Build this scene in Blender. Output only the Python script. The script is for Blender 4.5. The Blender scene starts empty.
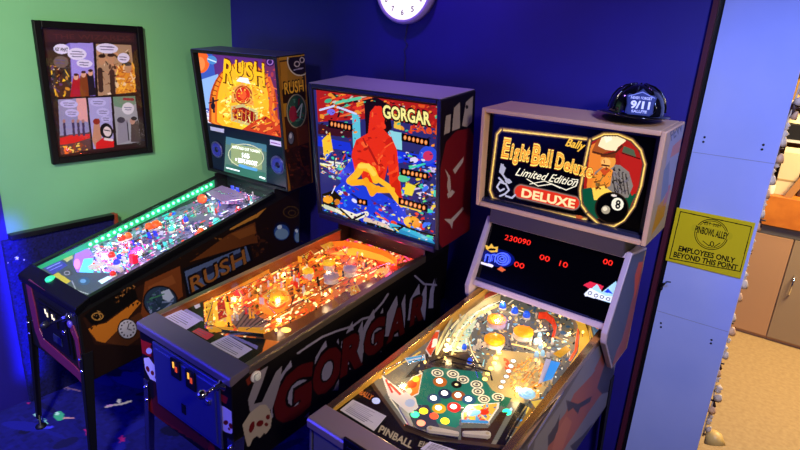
import bpy, bmesh, math, random
import numpy as np
from mathutils import Vector, Matrix
random.seed(7)
RNG = np.random.default_rng(11)
SC = bpy.context.scene
COL = SC.collection
PI = math.pi

# ------------------------------------------------------------------ camera survey
FPX, CYAW, CPITCH, CROLL, CH = 553.674, -0.62224, 0.31681, -0.05957, 2.02908
CPOS = np.array([0., 0., CH])
def cam_rows():
    cy, sy = math.cos(CYAW), math.sin(CYAW)
    f = np.array([sy*math.cos(CPITCH), cy*math.cos(CPITCH), -math.sin(CPITCH)])
    r = np.array([cy, -sy, 0.]); d = np.cross(f, r)
    if d[2] > 0: d = -d
    c, s = math.cos(CROLL), math.sin(CROLL)
    return np.array([c*r+s*d, -s*r+c*d, f])
RC = cam_rows()
def project(P):
    c = (np.asarray(P, float)-CPOS) @ RC.T
    return np.stack([400+FPX*c[..., 0]/c[..., 2], 225+FPX*c[..., 1]/c[..., 2]], -1)
def sight(u, v): return RC.T @ np.array([(u-400)/FPX, (v-225)/FPX, 1.])
def on_plane(u, v, a, n):
    d = sight(u, v); a = np.array(a, float); n = np.array(n, float)
    return CPOS + d*(((a-CPOS)@n)/(d@n))

cam = bpy.data.cameras.new('camera'); co = bpy.data.objects.new('camera', cam); COL.objects.link(co)
cam.sensor_width = 36; cam.lens = FPX/800*36; cam.clip_start = .02
M3 = Matrix([RC[0], -RC[1], -RC[2]]).transposed().to_4x4()
co.matrix_world = Matrix.Translation(Vector(CPOS)) @ M3
SC.camera = co

# ------------------------------------------------------------------ materials
def lin(h):
    if isinstance(h, str):
        h = h.lstrip('#'); h = h if len(h) == 6 else ''.join(q*2 for q in h); v = [int(h[i:i+2], 16)/255 for i in (0, 2, 4)]
    else: v = list(h)
    return tuple(((x+.055)/1.055)**2.4 if x > .04045 else x/12.92 for x in v)
MATS = {}
def mat(name, color, rough=.5, metal=0., emit=0., emit_col=None, spec=.5, coat=0., noise=None):
    if name in MATS: return MATS[name]
    m = bpy.data.materials.new(name); m.use_nodes = True
    nt = m.node_tree; b = nt.nodes['Principled BSDF']; c = (*lin(color), 1)
    b.inputs['Base Color'].default_value = c
    b.inputs['Roughness'].default_value = rough; b.inputs['Metallic'].default_value = metal
    b.inputs['Specular IOR Level'].default_value = spec; b.inputs['Coat Weight'].default_value = coat
    if emit:
        b.inputs['Emission Color'].default_value = (*lin(emit_col or color), 1); b.inputs['Emission Strength'].default_value = emit
    if noise:                      # (second colour, scale, bump)
        n = nt.nodes.new('ShaderNodeTexNoise'); n.inputs['Scale'].default_value = noise[1]; n.inputs['Detail'].default_value = 6
        t = nt.nodes.new('ShaderNodeTexCoord'); nt.links.new(t.outputs['Object'], n.inputs['Vector'])
        r = nt.nodes.new('ShaderNodeValToRGB'); r.color_ramp.elements[0].position = .35; r.color_ramp.elements[1].position = .68
        r.color_ramp.elements[0].color = c; r.color_ramp.elements[1].color = (*lin(noise[0]), 1)
        nt.links.new(n.outputs['Fac'], r.inputs['Fac']); nt.links.new(r.outputs['Color'], b.inputs['Base Color'])
        if noise[2]:
            bp = nt.nodes.new('ShaderNodeBump'); bp.inputs['Strength'].default_value = noise[2]; bp.inputs['Distance'].default_value = .004
            nt.links.new(n.outputs['Fac'], bp.inputs['Height']); nt.links.new(bp.outputs['Normal'], b.inputs['Normal'])
    MATS[name] = m; return m
def art_mat(name, strength=1., rough=.3, base=1., coat=0., spec=.3):
    if name in MATS: return MATS[name]
    m = bpy.data.materials.new(name); m.use_nodes = True
    nt = m.node_tree; b = nt.nodes['Principled BSDF']
    a = nt.nodes.new('ShaderNodeAttribute'); a.attribute_name = 'ink'
    mu = nt.nodes.new('ShaderNodeVectorMath'); mu.operation = 'SCALE'; mu.inputs['Scale'].default_value = base
    nt.links.new(a.outputs['Color'], mu.inputs[0]); nt.links.new(mu.outputs['Vector'], b.inputs['Base Color'])
    b.inputs['Roughness'].default_value = rough; b.inputs['Coat Weight'].default_value = coat; b.inputs['Specular IOR Level'].default_value = spec
    if strength:
        nt.links.new(a.outputs['Color'], b.inputs['Emission Color'])
        k = nt.nodes.new('ShaderNodeMath'); k.operation = 'MULTIPLY'; k.inputs[1].default_value = strength
        nt.links.new(a.outputs['Alpha'], k.inputs[0]); nt.links.new(k.outputs[0], b.inputs['Emission Strength'])
    MATS[name] = m; return m
def glass_mat(name, refl=.04, tint=(1, 1, 1)):
    if name in MATS: return MATS[name]
    m = bpy.data.materials.new(name); m.use_nodes = True; nt = m.node_tree; nt.nodes.clear()
    o = nt.nodes.new('ShaderNodeOutputMaterial'); mx = nt.nodes.new('ShaderNodeMixShader')
    t = nt.nodes.new('ShaderNodeBsdfTransparent'); t.inputs[0].default_value = (*tint, 1)
    g = nt.nodes.new('ShaderNodeBsdfGlossy'); g.inputs['Roughness'].default_value = .03
    fr = nt.nodes.new('ShaderNodeLayerWeight'); p5 = nt.nodes.new('ShaderNodeMath'); p5.operation = 'POWER'; p5.inputs[1].default_value = 5
    k = nt.nodes.new('ShaderNodeMath'); k.operation = 'MULTIPLY_ADD'; k.inputs[1].default_value = .6; k.inputs[2].default_value = refl*.5
    nt.links.new(fr.outputs['Facing'], p5.inputs[0]); nt.links.new(p5.outputs[0], k.inputs[0]); nt.links.new(k.outputs[0], mx.inputs[0]); nt.links.new(t.outputs[0], mx.inputs[1]); nt.links.new(g.outputs[0], mx.inputs[2])
    nt.links.new(mx.outputs[0], o.inputs[0]); MATS[name] = m; return m

# ------------------------------------------------------------------ objects
def put(o, parent=None):
    COL.objects.link(o)
    if parent: o.parent = parent
    return o
def tag(o, label=None, cat=None, group=None, kind=None):
    for k, v in (('label', label), ('category', cat), ('group', group), ('kind', kind)):
        if v: o[k] = v
    return o
def empty(name, loc, rz=0, label=None, cat=None, group=None):
    o = bpy.data.objects.new(name, None); o.location = loc; o.rotation_euler = (0, 0, rz); o.empty_display_size = .05
    COL.objects.link(o); return tag(o, label, cat, group)
class MB:
    """collects shapes into ONE mesh"""
    def __init__(s): s.bm = bmesh.new(); s.mats = []
    def mi(s, m):
        if m not in s.mats: s.mats.append(m)
        return s.mats.index(m)
    def face(s, vs, m, smooth=False):
        try: f = s.bm.faces.new(vs)
        except ValueError: return
        f.material_index = s.mi(m); f.smooth = smooth
    def hexa(s, p, m):      # 8 points: bottom ring, top ring
        v = [s.bm.verts.new(q) for q in p]
        for f in ((3, 2, 1, 0), (4, 5, 6, 7), (0, 1, 5, 4), (1, 2, 6, 5), (2, 3, 7, 6), (3, 0, 4, 7)): s.face([v[i] for i in f], m)
    def box(s, a, b, m):
        x0, y0, z0 = a; x1, y1, z1 = b
        s.hexa([(x0, y0, z0), (x1, y0, z0), (x1, y1, z0), (x0, y1, z0), (x0, y0, z1), (x1, y0, z1), (x1, y1, z1), (x0, y1, z1)], m)
    def prism(s, prof, x0, x1, m):      # profile of (y, z) swept along x
        a = [s.bm.verts.new((x0, y, z)) for y, z in prof]; b = [s.bm.verts.new((x1, y, z)) for y, z in prof]
        n = len(prof); s.face(a[::-1], m); s.face(b, m)
        for i in range(n): s.face([a[i], a[(i+1) % n], b[(i+1) % n], b[i]], m)
    def plate(s, pts, off, m, side=None):
        off = Vector(off); a = [s.bm.verts.new(Vector(q)) for q in pts]; b = [s.bm.verts.new(Vector(q)+off) for q in pts]
        n = len(pts); s.face(a[::-1], m); s.face(b, m)
        for i in range(n): s.face([a[i], a[(i+1) % n], b[(i+1) % n], b[i]], side or m)
    def lathe(s, c, axis, prof, m, seg=20, smooth=True):   # profile of (radius, height)
        ax = Vector(axis).normalized(); t = ax.orthogonal().normalized(); w = ax.cross(t); c = Vector(c)
        rings = []
        for r, h in prof:
            if r < 1e-6: rings.append([s.bm.verts.new(c+ax*h)])
            else: rings.append([s.bm.verts.new(c+ax*h+(t*math.cos(2*PI*k/seg)+w*math.sin(2*PI*k/seg))*r) for k in range(seg)])
        for A, B in zip(rings, rings[1:]):
            for k in range(seg):
                j = (k+1) % seg
                q = [A[0] if len(A) == 1 else A[k]]
                if len(A) > 1: q.append(A[j])
                q.append(B[0] if len(B) == 1 else B[j])
                if len(B) > 1: q.append(B[k])
                if len(q) > 2: s.face(q, m, smooth)
        if len(rings[0]) > 1: s.face(rings[0][::-1], m)
        if len(rings[-1]) > 1: s.face(rings[-1], m)
    def cyl(s, a, b, r, m, r1=None, seg=14):
        a = Vector(a); b = Vector(b); s.lathe(a, b-a, [(r, 0), (r if r1 is None else r1, (b-a).length)], m, seg)
    def ball(s, c, r, m, axis=(0, 0, 1), k=1., seg=14, half=False):
        n = 8; lo = 0 if half else -PI/2
        s.lathe(c, axis, [(max(0, r*math.cos(lo+(PI/2-lo)*i/n)) if i < n else 0, r*k*math.sin(lo+(PI/2-lo)*i/n)) for i in range(n+1)], m, seg)
    def tube(s, path, r, m, seg=8):
        P = [Vector(q) for q in path]; rings = []; up = None
        for i, q in enumerate(P):
            d = (P[min(i+1, len(P)-1)]-P[max(i-1, 0)]).normalized()
            if up is None: up = d.orthogonal().normalized()
            else:
                up = (up-d*up.dot(d))
                up = up.normalized() if up.length > 1e-5 else d.orthogonal().normalized()
            w = d.cross(up)
            rings.append([s.bm.verts.new(q+(up*math.cos(2*PI*k/seg)+w*math.sin(2*PI*k/seg))*r) for k in range(seg)])
        for A, B in zip(rings, rings[1:]):
            for k in range(seg): s.face([A[k], A[(k+1) % seg], B[(k+1) % seg], B[k]], m, True)
        s.face(rings[0][::-1], m); s.face(rings[-1], m)
    def build(s, name, parent=None, bevel=0, seg=2):
        me = bpy.data.meshes.new(name)
        bmesh.ops.recalc_face_normals(s.bm, faces=s.bm.faces[:])
        s.bm.to_mesh(me); s.bm.free()
        for m in s.mats: me.materials.append(m)
        o = bpy.data.objects.new(name, me); put(o, parent)
        if bevel:
            bv = o.modifiers.new('bevel', 'BEVEL'); bv.width = bevel; bv.segments = seg; bv.limit_method = 'ANGLE'
        return o

# ------------------------------------------------------------------ printed and lit artwork: a fine grid whose vertices carry ink
TXT = {}
def glyphs(s, bold=0., shear=0.):
    key = (s, bold, shear)
    if key in TXT: return TXT[key]
    cu = bpy.data.curves.new('lettering', 'FONT'); cu.body = s; cu.offset = bold; cu.shear = shear; cu.resolution_u = 3
    ob = bpy.data.objects.new('lettering', cu); me = ob.to_mesh(); me.calc_loop_triangles()
    v = np.array([q.co[:2] for q in me.vertices]); t = np.array([q.vertices[:] for q in me.loop_triangles])
    tr = v[t] if len(t) else np.zeros((0, 3, 2))
    ob.to_mesh_clear(); bpy.data.objects.remove(ob); bpy.data.curves.remove(cu)
    if len(tr):
        x0, x1 = tr[..., 0].min(), tr[..., 0].max(); tr = tr.copy()
        tr[..., 0] = (tr[..., 0]-x0)/(x1-x0); tr[..., 1] /= .69
    TXT[key] = tr; return tr
class Canvas:
    def __init__(s, frame, o, ex, ey, nx, ny, base, alpha=0., far=None):
        s.o, s.ex, s.ey = (np.array(q, float) for q in (o, ex, ey)); s.nx, s.ny = nx, ny
        a, b = np.meshgrid(np.linspace(0, 1, nx), np.linspace(0, 1, ny))
        a, b = a.reshape(-1, 1), b.reshape(-1, 1)
        s.P = s.o+a*s.ex+b*s.ey
        if far is not None: s.P = s.P+a*b*(np.array(far, float)-s.o-s.ex-s.ey)
        a, b = a.ravel(), b.ravel()
        W = s.P if frame is None else frame.world(s.P)
        uv = project(W); s.U, s.V = uv[:, 0], uv[:, 1]
        s.A, s.B = a.ravel(), b.ravel()
        s.C = np.empty((nx*ny, 4)); s.C[:, :3] = lin(base); s.C[:, 3] = alpha; s.alpha = alpha
        s.clip = np.ones(nx*ny, bool)
    def ink(s, mask, col, e=None):
        mask = mask & s.clip
        s.C[mask, :3] = lin(col)
        s.C[mask, 3] = s.alpha if e is None else e
    def pm(s, pts):
        x, y = s.U, s.V; ins = np.zeros(len(x), bool); n = len(pts)
        for i in range(n):
            x0, y0 = pts[i]; x1, y1 = pts[(i+1) % n]
            if y0 == y1: continue
            c = ((y0 > y) != (y1 > y)) & (x < (x1-x0)*(y-y0)/(y1-y0)+x0); ins ^= c
        return ins
    def poly(s, pts, col, e=None): s.ink(s.pm(pts), col, e)
    def dm(s, u, v, ru, rv=None, rot=0):
        rv = rv or ru; c, q = math.cos(math.radians(rot)), math.sin(math.radians(rot)); dx, dy = s.U-u, s.V-v
        return ((dx*c+dy*q)/ru)**2+((dy*c-dx*q)/rv)**2 < 1
    def disc(s, u, v, ru, rv=None, col='#fff', rot=0, e=None): s.ink(s.dm(u, v, ru, rv, rot), col, e)
    def ring(s, u, v, ru, rv, w, col, rot=0, e=None): s.ink(s.dm(u, v, ru, rv, rot) & ~s.dm(u, v, max(.2, ru-w), max(.2, rv-w), rot), col, e)
    def lm(s, pts, w):
        m = np.zeros(len(s.U), bool)
        for (x0, y0), (x1, y1) in zip(pts, pts[1:]):
            dx, dy = x1-x0, y1-y0; L = dx*dx+dy*dy or 1e-9
            t = np.clip(((s.U-x0)*dx+(s.V-y0)*dy)/L, 0, 1)
            m |= (s.U-x0-t*dx)**2+(s.V-y0-t*dy)**2 < (w/2)**2
        return m
    def line(s, pts, w, col, e=None): s.ink(s.lm(pts, w), col, e)
    def text(s, t, p0, p1, up, col, bold=0., shear=0., e=None):
        p0, p1, up = np.array(p0, float), np.array(p1, float), np.array(up, float)
        T = glyphs(t, bold, shear)
        if not len(T): return
        T = p0+T[..., :1]*(p1-p0)+T[..., 1:]*up
        lo, hi = T.min((0, 1)), T.max((0, 1))
        ix = np.nonzero((s.U > lo[0]) & (s.U < hi[0]) & (s.V > lo[1]) & (s.V < hi[1]))[0]
        if not len(ix): return
        x, y = s.U[ix], s.V[ix]; m = np.zeros(len(ix), bool)
        for a, b, c in T:
            d0 = (b[0]-a[0])*(y-a[1])-(b[1]-a[1])*(x-a[0]); d1 = (c[0]-b[0])*(y-b[1])-(c[1]-b[1])*(x-b[0]); d2 = (a[0]-c[0])*(y-c[1])-(a[1]-c[1])*(x-c[0])
            m |= ((d0 >= 0) & (d1 >= 0) & (d2 >= 0)) | ((d0 <= 0) & (d1 <= 0) & (d2 <= 0))
        full = np.zeros(len(s.U), bool); full[ix[m]] = True; s.ink(full, col, e)
    def confetti(s, region, pal, n, r0, r1, asp=.55, e=None, seed=1, rot=None, streak=.3):
        rg = random.Random(seed); ix = np.nonzero(s.pm(region) & s.clip)[0]
        if not len(ix): return
        keep = s.U, s.V, s.C, s.clip; s.U, s.V, s.C, s.clip = s.U[ix], s.V[ix], s.C[ix], np.ones(len(ix), bool)
        us = [q[0] for q in region]; vs = [q[1] for q in region]
        for _ in range(n):
            u, v = rg.uniform(min(us), max(us)), rg.uniform(min(vs), max(vs)); r = rg.uniform(r0, r1); col = rg.choice(pal)
            k = rg.random(); a = rot if rot is not None and rg.random() < .7 else rg.uniform(0, 180)
            if k < .4: s.disc(u, v, r, r*asp, col, a, e)
            elif k < .4+streak:
                d = math.radians(a); L = r*rg.uniform(1.2, 2.6); s.line([(u-L*math.cos(d), v-L*math.sin(d)), (u+L*math.cos(d), v+L*math.sin(d))], r*.55, col, e)
            else: s.poly([(u+r*rg.uniform(.5, 1.3)*math.cos(q*1.57+rg.random()), v+r*asp*rg.uniform(.5, 1.3)*math.sin(q*1.57+rg.random())) for q in range(4)], col, e)
        C = s.C; s.U, s.V, s.C, s.clip = keep; s.C[ix] = C
    def mottle(s, amt, seed=3):     # print grain
        g = np.random.default_rng(seed).normal(0, amt, (s.ny//3+2, s.nx//3+2)); g = np.kron(g, np.ones((3, 3)))[:s.ny, :s.nx].ravel()
        s.C[:, :3] *= (1+g)[:, None].clip(.2, 2)
    def build(s, name, m, parent=None, thick=0, back=None, keep=None):
        nx, ny = s.nx, s.ny; me = bpy.data.meshes.new(name)
        i = np.arange(nx*ny).reshape(ny, nx)
        q = np.stack([i[:-1, :-1], i[:-1, 1:], i[1:, 1:], i[1:, :-1]], -1).reshape(-1, 4)
        if keep is not None: q = q[keep[q].all(1)]
        V = s.P; C = s.C
        if thick:                    # give the sheet its real thickness: rim and back
            n = np.cross(s.ex, s.ey); n /= np.linalg.norm(n)
            c = [0, nx-1, nx*ny-1, nx*(ny-1)]; rim = np.concatenate([i[0, :], i[1:, -1], i[-1, -2::-1], i[-2:0:-1, 0]])
            b = len(V)+np.arange(len(rim)); V = np.concatenate([V, V[rim]-n*thick]); C = np.concatenate([C, C[rim]*[1, 1, 1, 0]])
            r2 = np.roll(np.arange(len(rim)), -1)
            side = np.stack([rim, b, b[r2], rim[r2]], -1); corners = [b[0], b[nx-1], b[nx-1+ny-1], b[2*(nx-1)+ny-1]]
            q = np.concatenate([q, side, np.array([corners[::-1]])])
        me.vertices.add(len(V)); me.vertices.foreach_set('co', V.ravel())
        me.loops.add(q.size); me.loops.foreach_set('vertex_index', q.ravel().astype(np.int32))
        me.polygons.add(len(q)); me.polygons.foreach_set('loop_start', np.arange(0, q.size, 4, dtype=np.int32))
        me.update(calc_edges=True)
        a = me.color_attributes.new('ink', 'FLOAT_COLOR', 'POINT'); a.data.foreach_set('color', C.ravel().astype(np.float32))
        me.materials.append(m); me.validate()
        o = bpy.data.objects.new(name, me); return put(o, parent)

def arc(cx, cy, rx, ry, a0, a1, n=14): return [(cx+rx*math.cos(math.radians(a0+(a1-a0)*k/n)), cy+ry*math.sin(math.radians(a0+(a1-a0)*k/n))) for k in range(n+1)]

# ------------------------------------------------------------------ common materials
STEEL = mat('brushed steel', '#c9c6c2', .22, 1); CHROME = mat('chrome', '#e8e8e8', .08, 1)
BLACK = mat('black paint', '#0b0b0d', .35); BLACKM = mat('black powder coat', '#08080a', .5)
RUB = mat('white rubber', '#e8e2d2', .6); POSTM = mat('clear post plastic', '#efe6c8', .25)
GLASS = glass_mat('playfield glass'); PANE = glass_mat('picture glass')
WARM = mat('warm bulb', '#ffd27a', .3, emit=3.2, emit_col='#ffc864'); WHITEB = mat('white bulb', '#ffffff', .3, emit=5)
LEDG = mat('green led', '#8dffcf', .3, emit=7, emit_col='#5dffb8')

# ------------------------------------------------------------------ pinball machines: frames measured on the photograph's calibration
class Frame:
    def __init__(s, x, y, yaw, w, wb, **k):
        s.x, s.y, s.yaw, s.w, s.wb = x, y, yaw, w, wb; s.__dict__.update(k)
        c, n = math.cos(yaw), math.sin(yaw); s.R = np.array([[c, -n, 0], [n, c, 0], [0, 0, 1.]]); s.o = np.array([x, y, 0.])
    def world(s, P): return np.asarray(P, float) @ s.R.T + s.o
    def hit(s, u, v, a, n):
        o = s.R.T @ (CPOS-s.o); d = s.R.T @ sight(u, v); a = np.array(a, float); n = np.array(n, float)
        return o+d*(((a-o)@n)/(d@n))
    def pn(s, A, B):                     # normal (towards the player / up) of the plane through x and A->B in (y, z)
        d = np.array([B[0]-A[0], B[1]-A[1]]); d /= np.hypot(*d); return np.array([0, -d[1], d[0]])
    def lhit(s, u, v, A, B, off=0.):
        n = s.pn(A, B); return s.hit(u, v, np.array([0, A[0], A[1]])-n*off, n)
    def panel(s, A, B, off, uvs, pad=0.):
        n = s.pn(A, B); a = np.array([0, A[0], A[1]])-n*off; d = np.array([0, B[0]-A[0], B[1]-A[1]]); d = d/np.linalg.norm(d)
        H = [s.hit(u, v, a, n) for u, v in uvs]; X = [h[0] for h in H]; S = [(h-a)@d for h in H]
        x0, x1, s0, s1 = min(X)-pad, max(X)+pad, min(S)-pad, max(S)+pad
        return a+np.array([x0, 0, 0])+d*s0, np.array([x1-x0, 0, 0]), d*(s1-s0), n
    def pf(s, u, v, h=0.):               # a point at height h above the playfield
        return Vector(s.lhit(u, v, s.pa, s.pb, -h))
    def zr(s, y): return s.LR[1]+(y-s.LR[0])*(s.RE[1]-s.LR[1])/(s.RE[0]-s.LR[0])

def mkframe(x, y, yaw, w, wb, d0, d1, **k):
    F = Frame(x, y, yaw, w, wb, **k)
    F.pa = (.03, F.zr(.03)-d0); F.pb = (F.RE[0]+.06, F.zr(F.RE[0]+.06)-d1); F.up = Vector(F.pn(F.pa, F.pb)); F.gl = Vector(F.pn(F.LR, F.RE)); return F
FR = mkframe(-2.6185, .9221, .0201, .2714, .363, .03, .10, LF=(0, .874), LR=(.058, .903), RE=(1.134, 1.178), TF=(1.069, 1.927), TB=(1.275, 1.947), BF=(1.146, 1.194), BB=(1.342, 1.210), zb=(.495, .585))
FG = mkframe(-1.6202, .9650, -.0029, .2818, .3855, .027, .075, LF=(0, .9557), LR=(.073, .9652), RE=(1.121, 1.071), TF=(.989, 1.820), TB=(1.268, 1.837), BF=(1.067, 1.139), BB=(1.345, 1.158), zb=(.55, .63))
FE = mkframe(-.7731, 1.0350, -.0324, .2804, .358, .022, .066, LF=(0, .896), LR=(.075, .899), RE=(1.067, 1.021), TF=(1.009, 1.798), TB=(1.254, 1.818), BF=(1.039, 1.378), BB=(1.267, 1.403), zb=(.44, .53))

def base_machine(F, root, body, inner, railm, barm, legm, neck=True, y_end=None):
    w = F.w; t = .018; zb0, zb1 = F.zb; lr, re = F.LR, F.RE
    yb = (F.BB[0]-.012) if y_end is None else y_end
    top = [(0, F.LF[1]-.03), (lr[0], lr[1]-.006), (re[0]-.005, re[1]-.006)]
    if neck: top += [(re[0]-.005, F.BF[1]+.0), (yb, F.BB[1]-.002)]
    else: top += [(yb, F.zr(yb)-.006)]
    m = MB(); prof = [(0, zb0)]+top+[(yb, zb1)]
    for s in (-1, 1):
        x0, x1 = sorted((s*w, s*(w-t*.5)))
        m.prism(prof, x0, x1, body)
        x0, x1 = sorted((s*(w-t*.5), s*(w-t))); m.prism([(.02, zb0+.02)]+[(y+.001, z-.001) for y, z in top[1:3]]+[(re[0]-.005, zb0+.1)], x0, x1, inner)
    m.box((-w+t, 0, zb0), (w-t, t, F.LF[1]-.032), body)
    m.hexa([(-w+t, t, zb0), (w-t, t, zb0), (w-t, yb, zb1), (-w+t, yb, zb1), (-w+t, t, zb0+.012), (w-t, t, zb0+.012), (w-t, yb, zb1+.012), (-w+t, yb, zb1+.012)], body)
    m.box((-w+t, yb-t, zb1+.012), (w-t, yb, top[-1][1]-.004), body)
    if neck:
        m.box((-w+t, F.RE[0]+.075, F.RE[1]-.12), (w-t, F.RE[0]+.085, F.BF[1]), body)
    cab = m.build('cabinet', root)
    # lock bar across the front
    m = MB(); z0 = F.LF[1]
    m.prism([(-.008, z0-.034), (-.009, z0-.008), (-.003, z0), (lr[0], lr[1]+.003), (lr[0], lr[1]-.02), (.0, z0-.034)], -w-.006, w+.006, barm)
    bar = m.build('lockdown_bar', root, .003)
    rails = []
    for s in (-1, 1):
        m = MB(); x0, x1 = sorted((s*(w-.022), s*(w+.004)))
        m.prism([(lr[0], lr[1]-.006), (lr[0], lr[1]), re, (re[0], re[1]-.006)], x0, x1, railm)
        x0, x1 = sorted((s*w, s*(w+.004)))
        m.prism([(lr[0], lr[1]-.032), (lr[0], lr[1]-.006), (re[0], re[1]-.006), (re[0], re[1]-.032)], x0, x1, railm)
        rails.append(m.build('side_rail', root, .0015))
    g = F.gl; a, b = Vector((0, lr[0]+.002, lr[1]-.010)), Vector((0, re[0]-.002, re[1]-.010)); gx = w-.0185; m = MB()
    X = Vector((gx, 0, 0)); q = [a-X, a+X, b+X, b-X]; m.hexa([v-g*.002 for v in q]+[v+g*.002 for v in q], GLASS)
    m.build('playfield_glass', root)
    for sx in (-1, 1):
        for fr in (1, 0):
            m = MB(); y = -.004 if fr else yb+.004; d = 1 if fr else -1
            zt = zb0+.15 if fr else zb1+.15; xo = sx*(w+.004); sl = -.03*d
            for (ax, ay) in ((.034, .004), (.004, .046)):        # two flanges of the folded steel leg
                px = [xo-sx*ax*k for k in (0, 1)]
                tp = [(px[0], y, zt), (px[1], y, zt), (px[1], y+d*ay, zt), (px[0], y+d*ay, zt)]
                k = .6
                bp = [(xo+sx*.012-sx*ax*k*j, y+sl+d*ay*k*i, .055) for j, i in ((0, 0), (1, 0), (1, 1), (0, 1))]
                m.hexa(bp+tp, legm)
            leg = m.build('leg', root)
            for dz in (.03, .09):
                m = MB(); m.lathe((xo-sx*.018, y, zt-dz), (0, -d, 0), [(.009, 0), (.009, .005), (.005, .010), (0, .011)], CHROME, 6); m.build('leg_bolt', leg)
            m = MB(); fx, fy = xo+sx*.012-sx*.012, y+sl+d*.012
            m.lathe((fx, fy, 0), (0, 0, 1), [(.026, 0), (.026, .008), (.012, .018), (.006, .02), (.006, .075)], legm, 14); m.build('leg_leveler', leg)
    return cab, bar, rails
def backbox(F, root, body, t, depth, face=None, wb=None, top=None):
    """hollow head: sides, top, bottom, back; open to the front by `depth`"""
    w = wb or F.wb; A, B, C, D = F.BF, F.TF, F.TB, F.BB
    n = F.pn(A, B); d = np.array([0, B[0]-A[0], B[1]-A[1]]); H = np.linalg.norm(d); d /= H
    L = lambda y, z: np.array([0, A[0], A[1]])+d*z-n*y
    def P(x, yy, zz): q = L(yy, zz); return (x, q[1], q[2])
    dep = abs(((np.array([0, C[0], C[1]])-L(0, H))@(-n)))
    m = MB(); f = face or body
    def bx(x0, x1, y0, y1, z0, z1, mm): m.hexa([P(x0, y0, z0), P(x1, y0, z0), P(x1, y1, z0), P(x0, y1, z0), P(x0, y0, z1), P(x1, y0, z1), P(x1, y1, z1), P(x0, y1, z1)], mm)
    bx(-w, -w+t, 0, dep, 0, H, body); bx(w-t, w, 0, dep, 0, H, body)
    bx(-w+t, w-t, 0, dep, H-t, H, body); bx(-w+t, w-t, 0, dep, 0, t, body)
    bx(-w+t, w-t, depth+.03, dep, t, H-t, body)
    bb = m.build('backbox', root, .004)
    if top:  # added thin sheet; its paler colour stands in for light on the top
        m = MB(); bx(-w+.004, w-.004, .004, dep-.004, H+.0002, H+.003, top); m.build('lit_top_sheet', bb, .001)
    return bb, P, H, dep
def coin_door(F, root, q, m, frame_m=None):
    p = [Vector(F.hit(u, v, (0, 0, 0), (0, 1, 0))) for u, v in q]
    xs = [v.x for v in p]; zs = [v.z for v in p]; x0, x1, z0, z1 = min(xs), max(xs), min(zs), max(zs)
    b = MB(); b.box((x0, -.010, z0), (x1, .0, z1), frame_m or m); b.box((x0+.018, -.015, z0+.018), (x1-.018, -.009, z1-.018), m)
    d = b.build('coin_door', root, .004)
    return d, (x0, x1, z0, z1)
def coin_bits(F, d, spots, lockuv, litcol):
    for (u, v) in spots:
        P = F.hit(u, v, (0, -.016, 0), (0, 1, 0)); b = MB()
        b.box((P[0]-.028, -.021, P[2]-.045), (P[0]+.028, -.0145, P[2]+.03), BLACK)
        b.box((P[0]-.012, -.023, P[2]-.004), (P[0]-.003, -.0205, P[2]+.02), mat('lit coin slot '+litcol, litcol, .4, emit=1.2))
        b.box((P[0]+.002, -.023, P[2]-.016), (P[0]+.014, -.0205, P[2]+.006), mat('lit coin reject '+litcol, '#d8481e' if litcol != '#f2e6b0' else litcol, .4, emit=.8))
        b.build('coin_slot', d, .001)
    for (u, v) in lockuv:
        P = F.hit(u, v, (0, -.016, 0), (0, 1, 0)); b = MB()
        b.lathe((P[0], -.0145, P[2]), (0, -1, 0), [(.013, 0), (.013, .006), (.009, .009), (0, .009)], CHROME, 16); b.build('lock', d)

# playfield furniture -----------------------------------------------------
def fit_h(F, P, h):     # nothing may touch the glass
    gap = (Vector((0, F.LR[0], F.LR[1]))-Vector((0, P.y, P.z))).dot(F.gl)-.0135
    return max(.008, min(h, gap))
def pop_bumper(F, pl, u, v, cap, r=.033, h=.05):
    T = F.pf(u, v, h); P = T-F.up*h; h = fit_h(F, P, h); b = MB(); a = F.up
    b.lathe(P, a, [(r*.92, .001), (r*.95, .006), (r*.7, .008), (r*.62, h*.45), (r*.62, h*.55)], mat('bumper skirt', '#efe6da', .4), 24)
    b.lathe(P, a, [(r*.85, h*.52), (r, h*.6), (r*.96, h*.8), (r*.5, h*.96), (0, h)], cap, 24)
    for k in range(10):
        t = a.orthogonal().normalized(); t.rotate(Matrix.Rotation(2*PI*k/10, 3, a))
        b.tube([P+a*h*.97+t*r*.25, P+a*h*.83+t*r*.95], .0022, cap, 5)
    return b.build('pop_bumper', pl)
def post(F, pl, u, v, col=POSTM, r=.006, h=.026):
    P = F.pf(u, v, 0); h = fit_h(F, P, h); b = MB()
    b.lathe(P, F.up, [(r*1.3, 0), (r, h*.2), (r*.7, h*.45), (r, h*.7), (r*1.1, h*.8), (r*.5, h), (0, h)], col, 10); return b.build('post', pl)
def dome(F, pl, u, v, m, r=.012, h=.03):
    T = F.pf(u, v, h); P = T-F.up*h; b = MB(); h = fit_h(F, P, h)
    b.lathe(P, F.up, [(r*1.1, 0), (r*1.1, h*.3)], RUB, 14); b.lathe(P, F.up, [(r, h*.3), (r*.95, h*.65), (r*.6, h*.92), (0, h)], m, 14); return b.build('lamp_dome', pl)
def bulb(F, pl, u, v, m, r=.0045, h=.02):
    T = F.pf(u, v, h); P = T-F.up*h; h = fit_h(F, P, h); b = MB(); b.cyl(P, P+F.up*(h-r), r*.6, STEEL, seg=8); b.ball(P+F.up*h, r, m, F.up, 1.2, 10); return b.build('bulb', pl)
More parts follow.
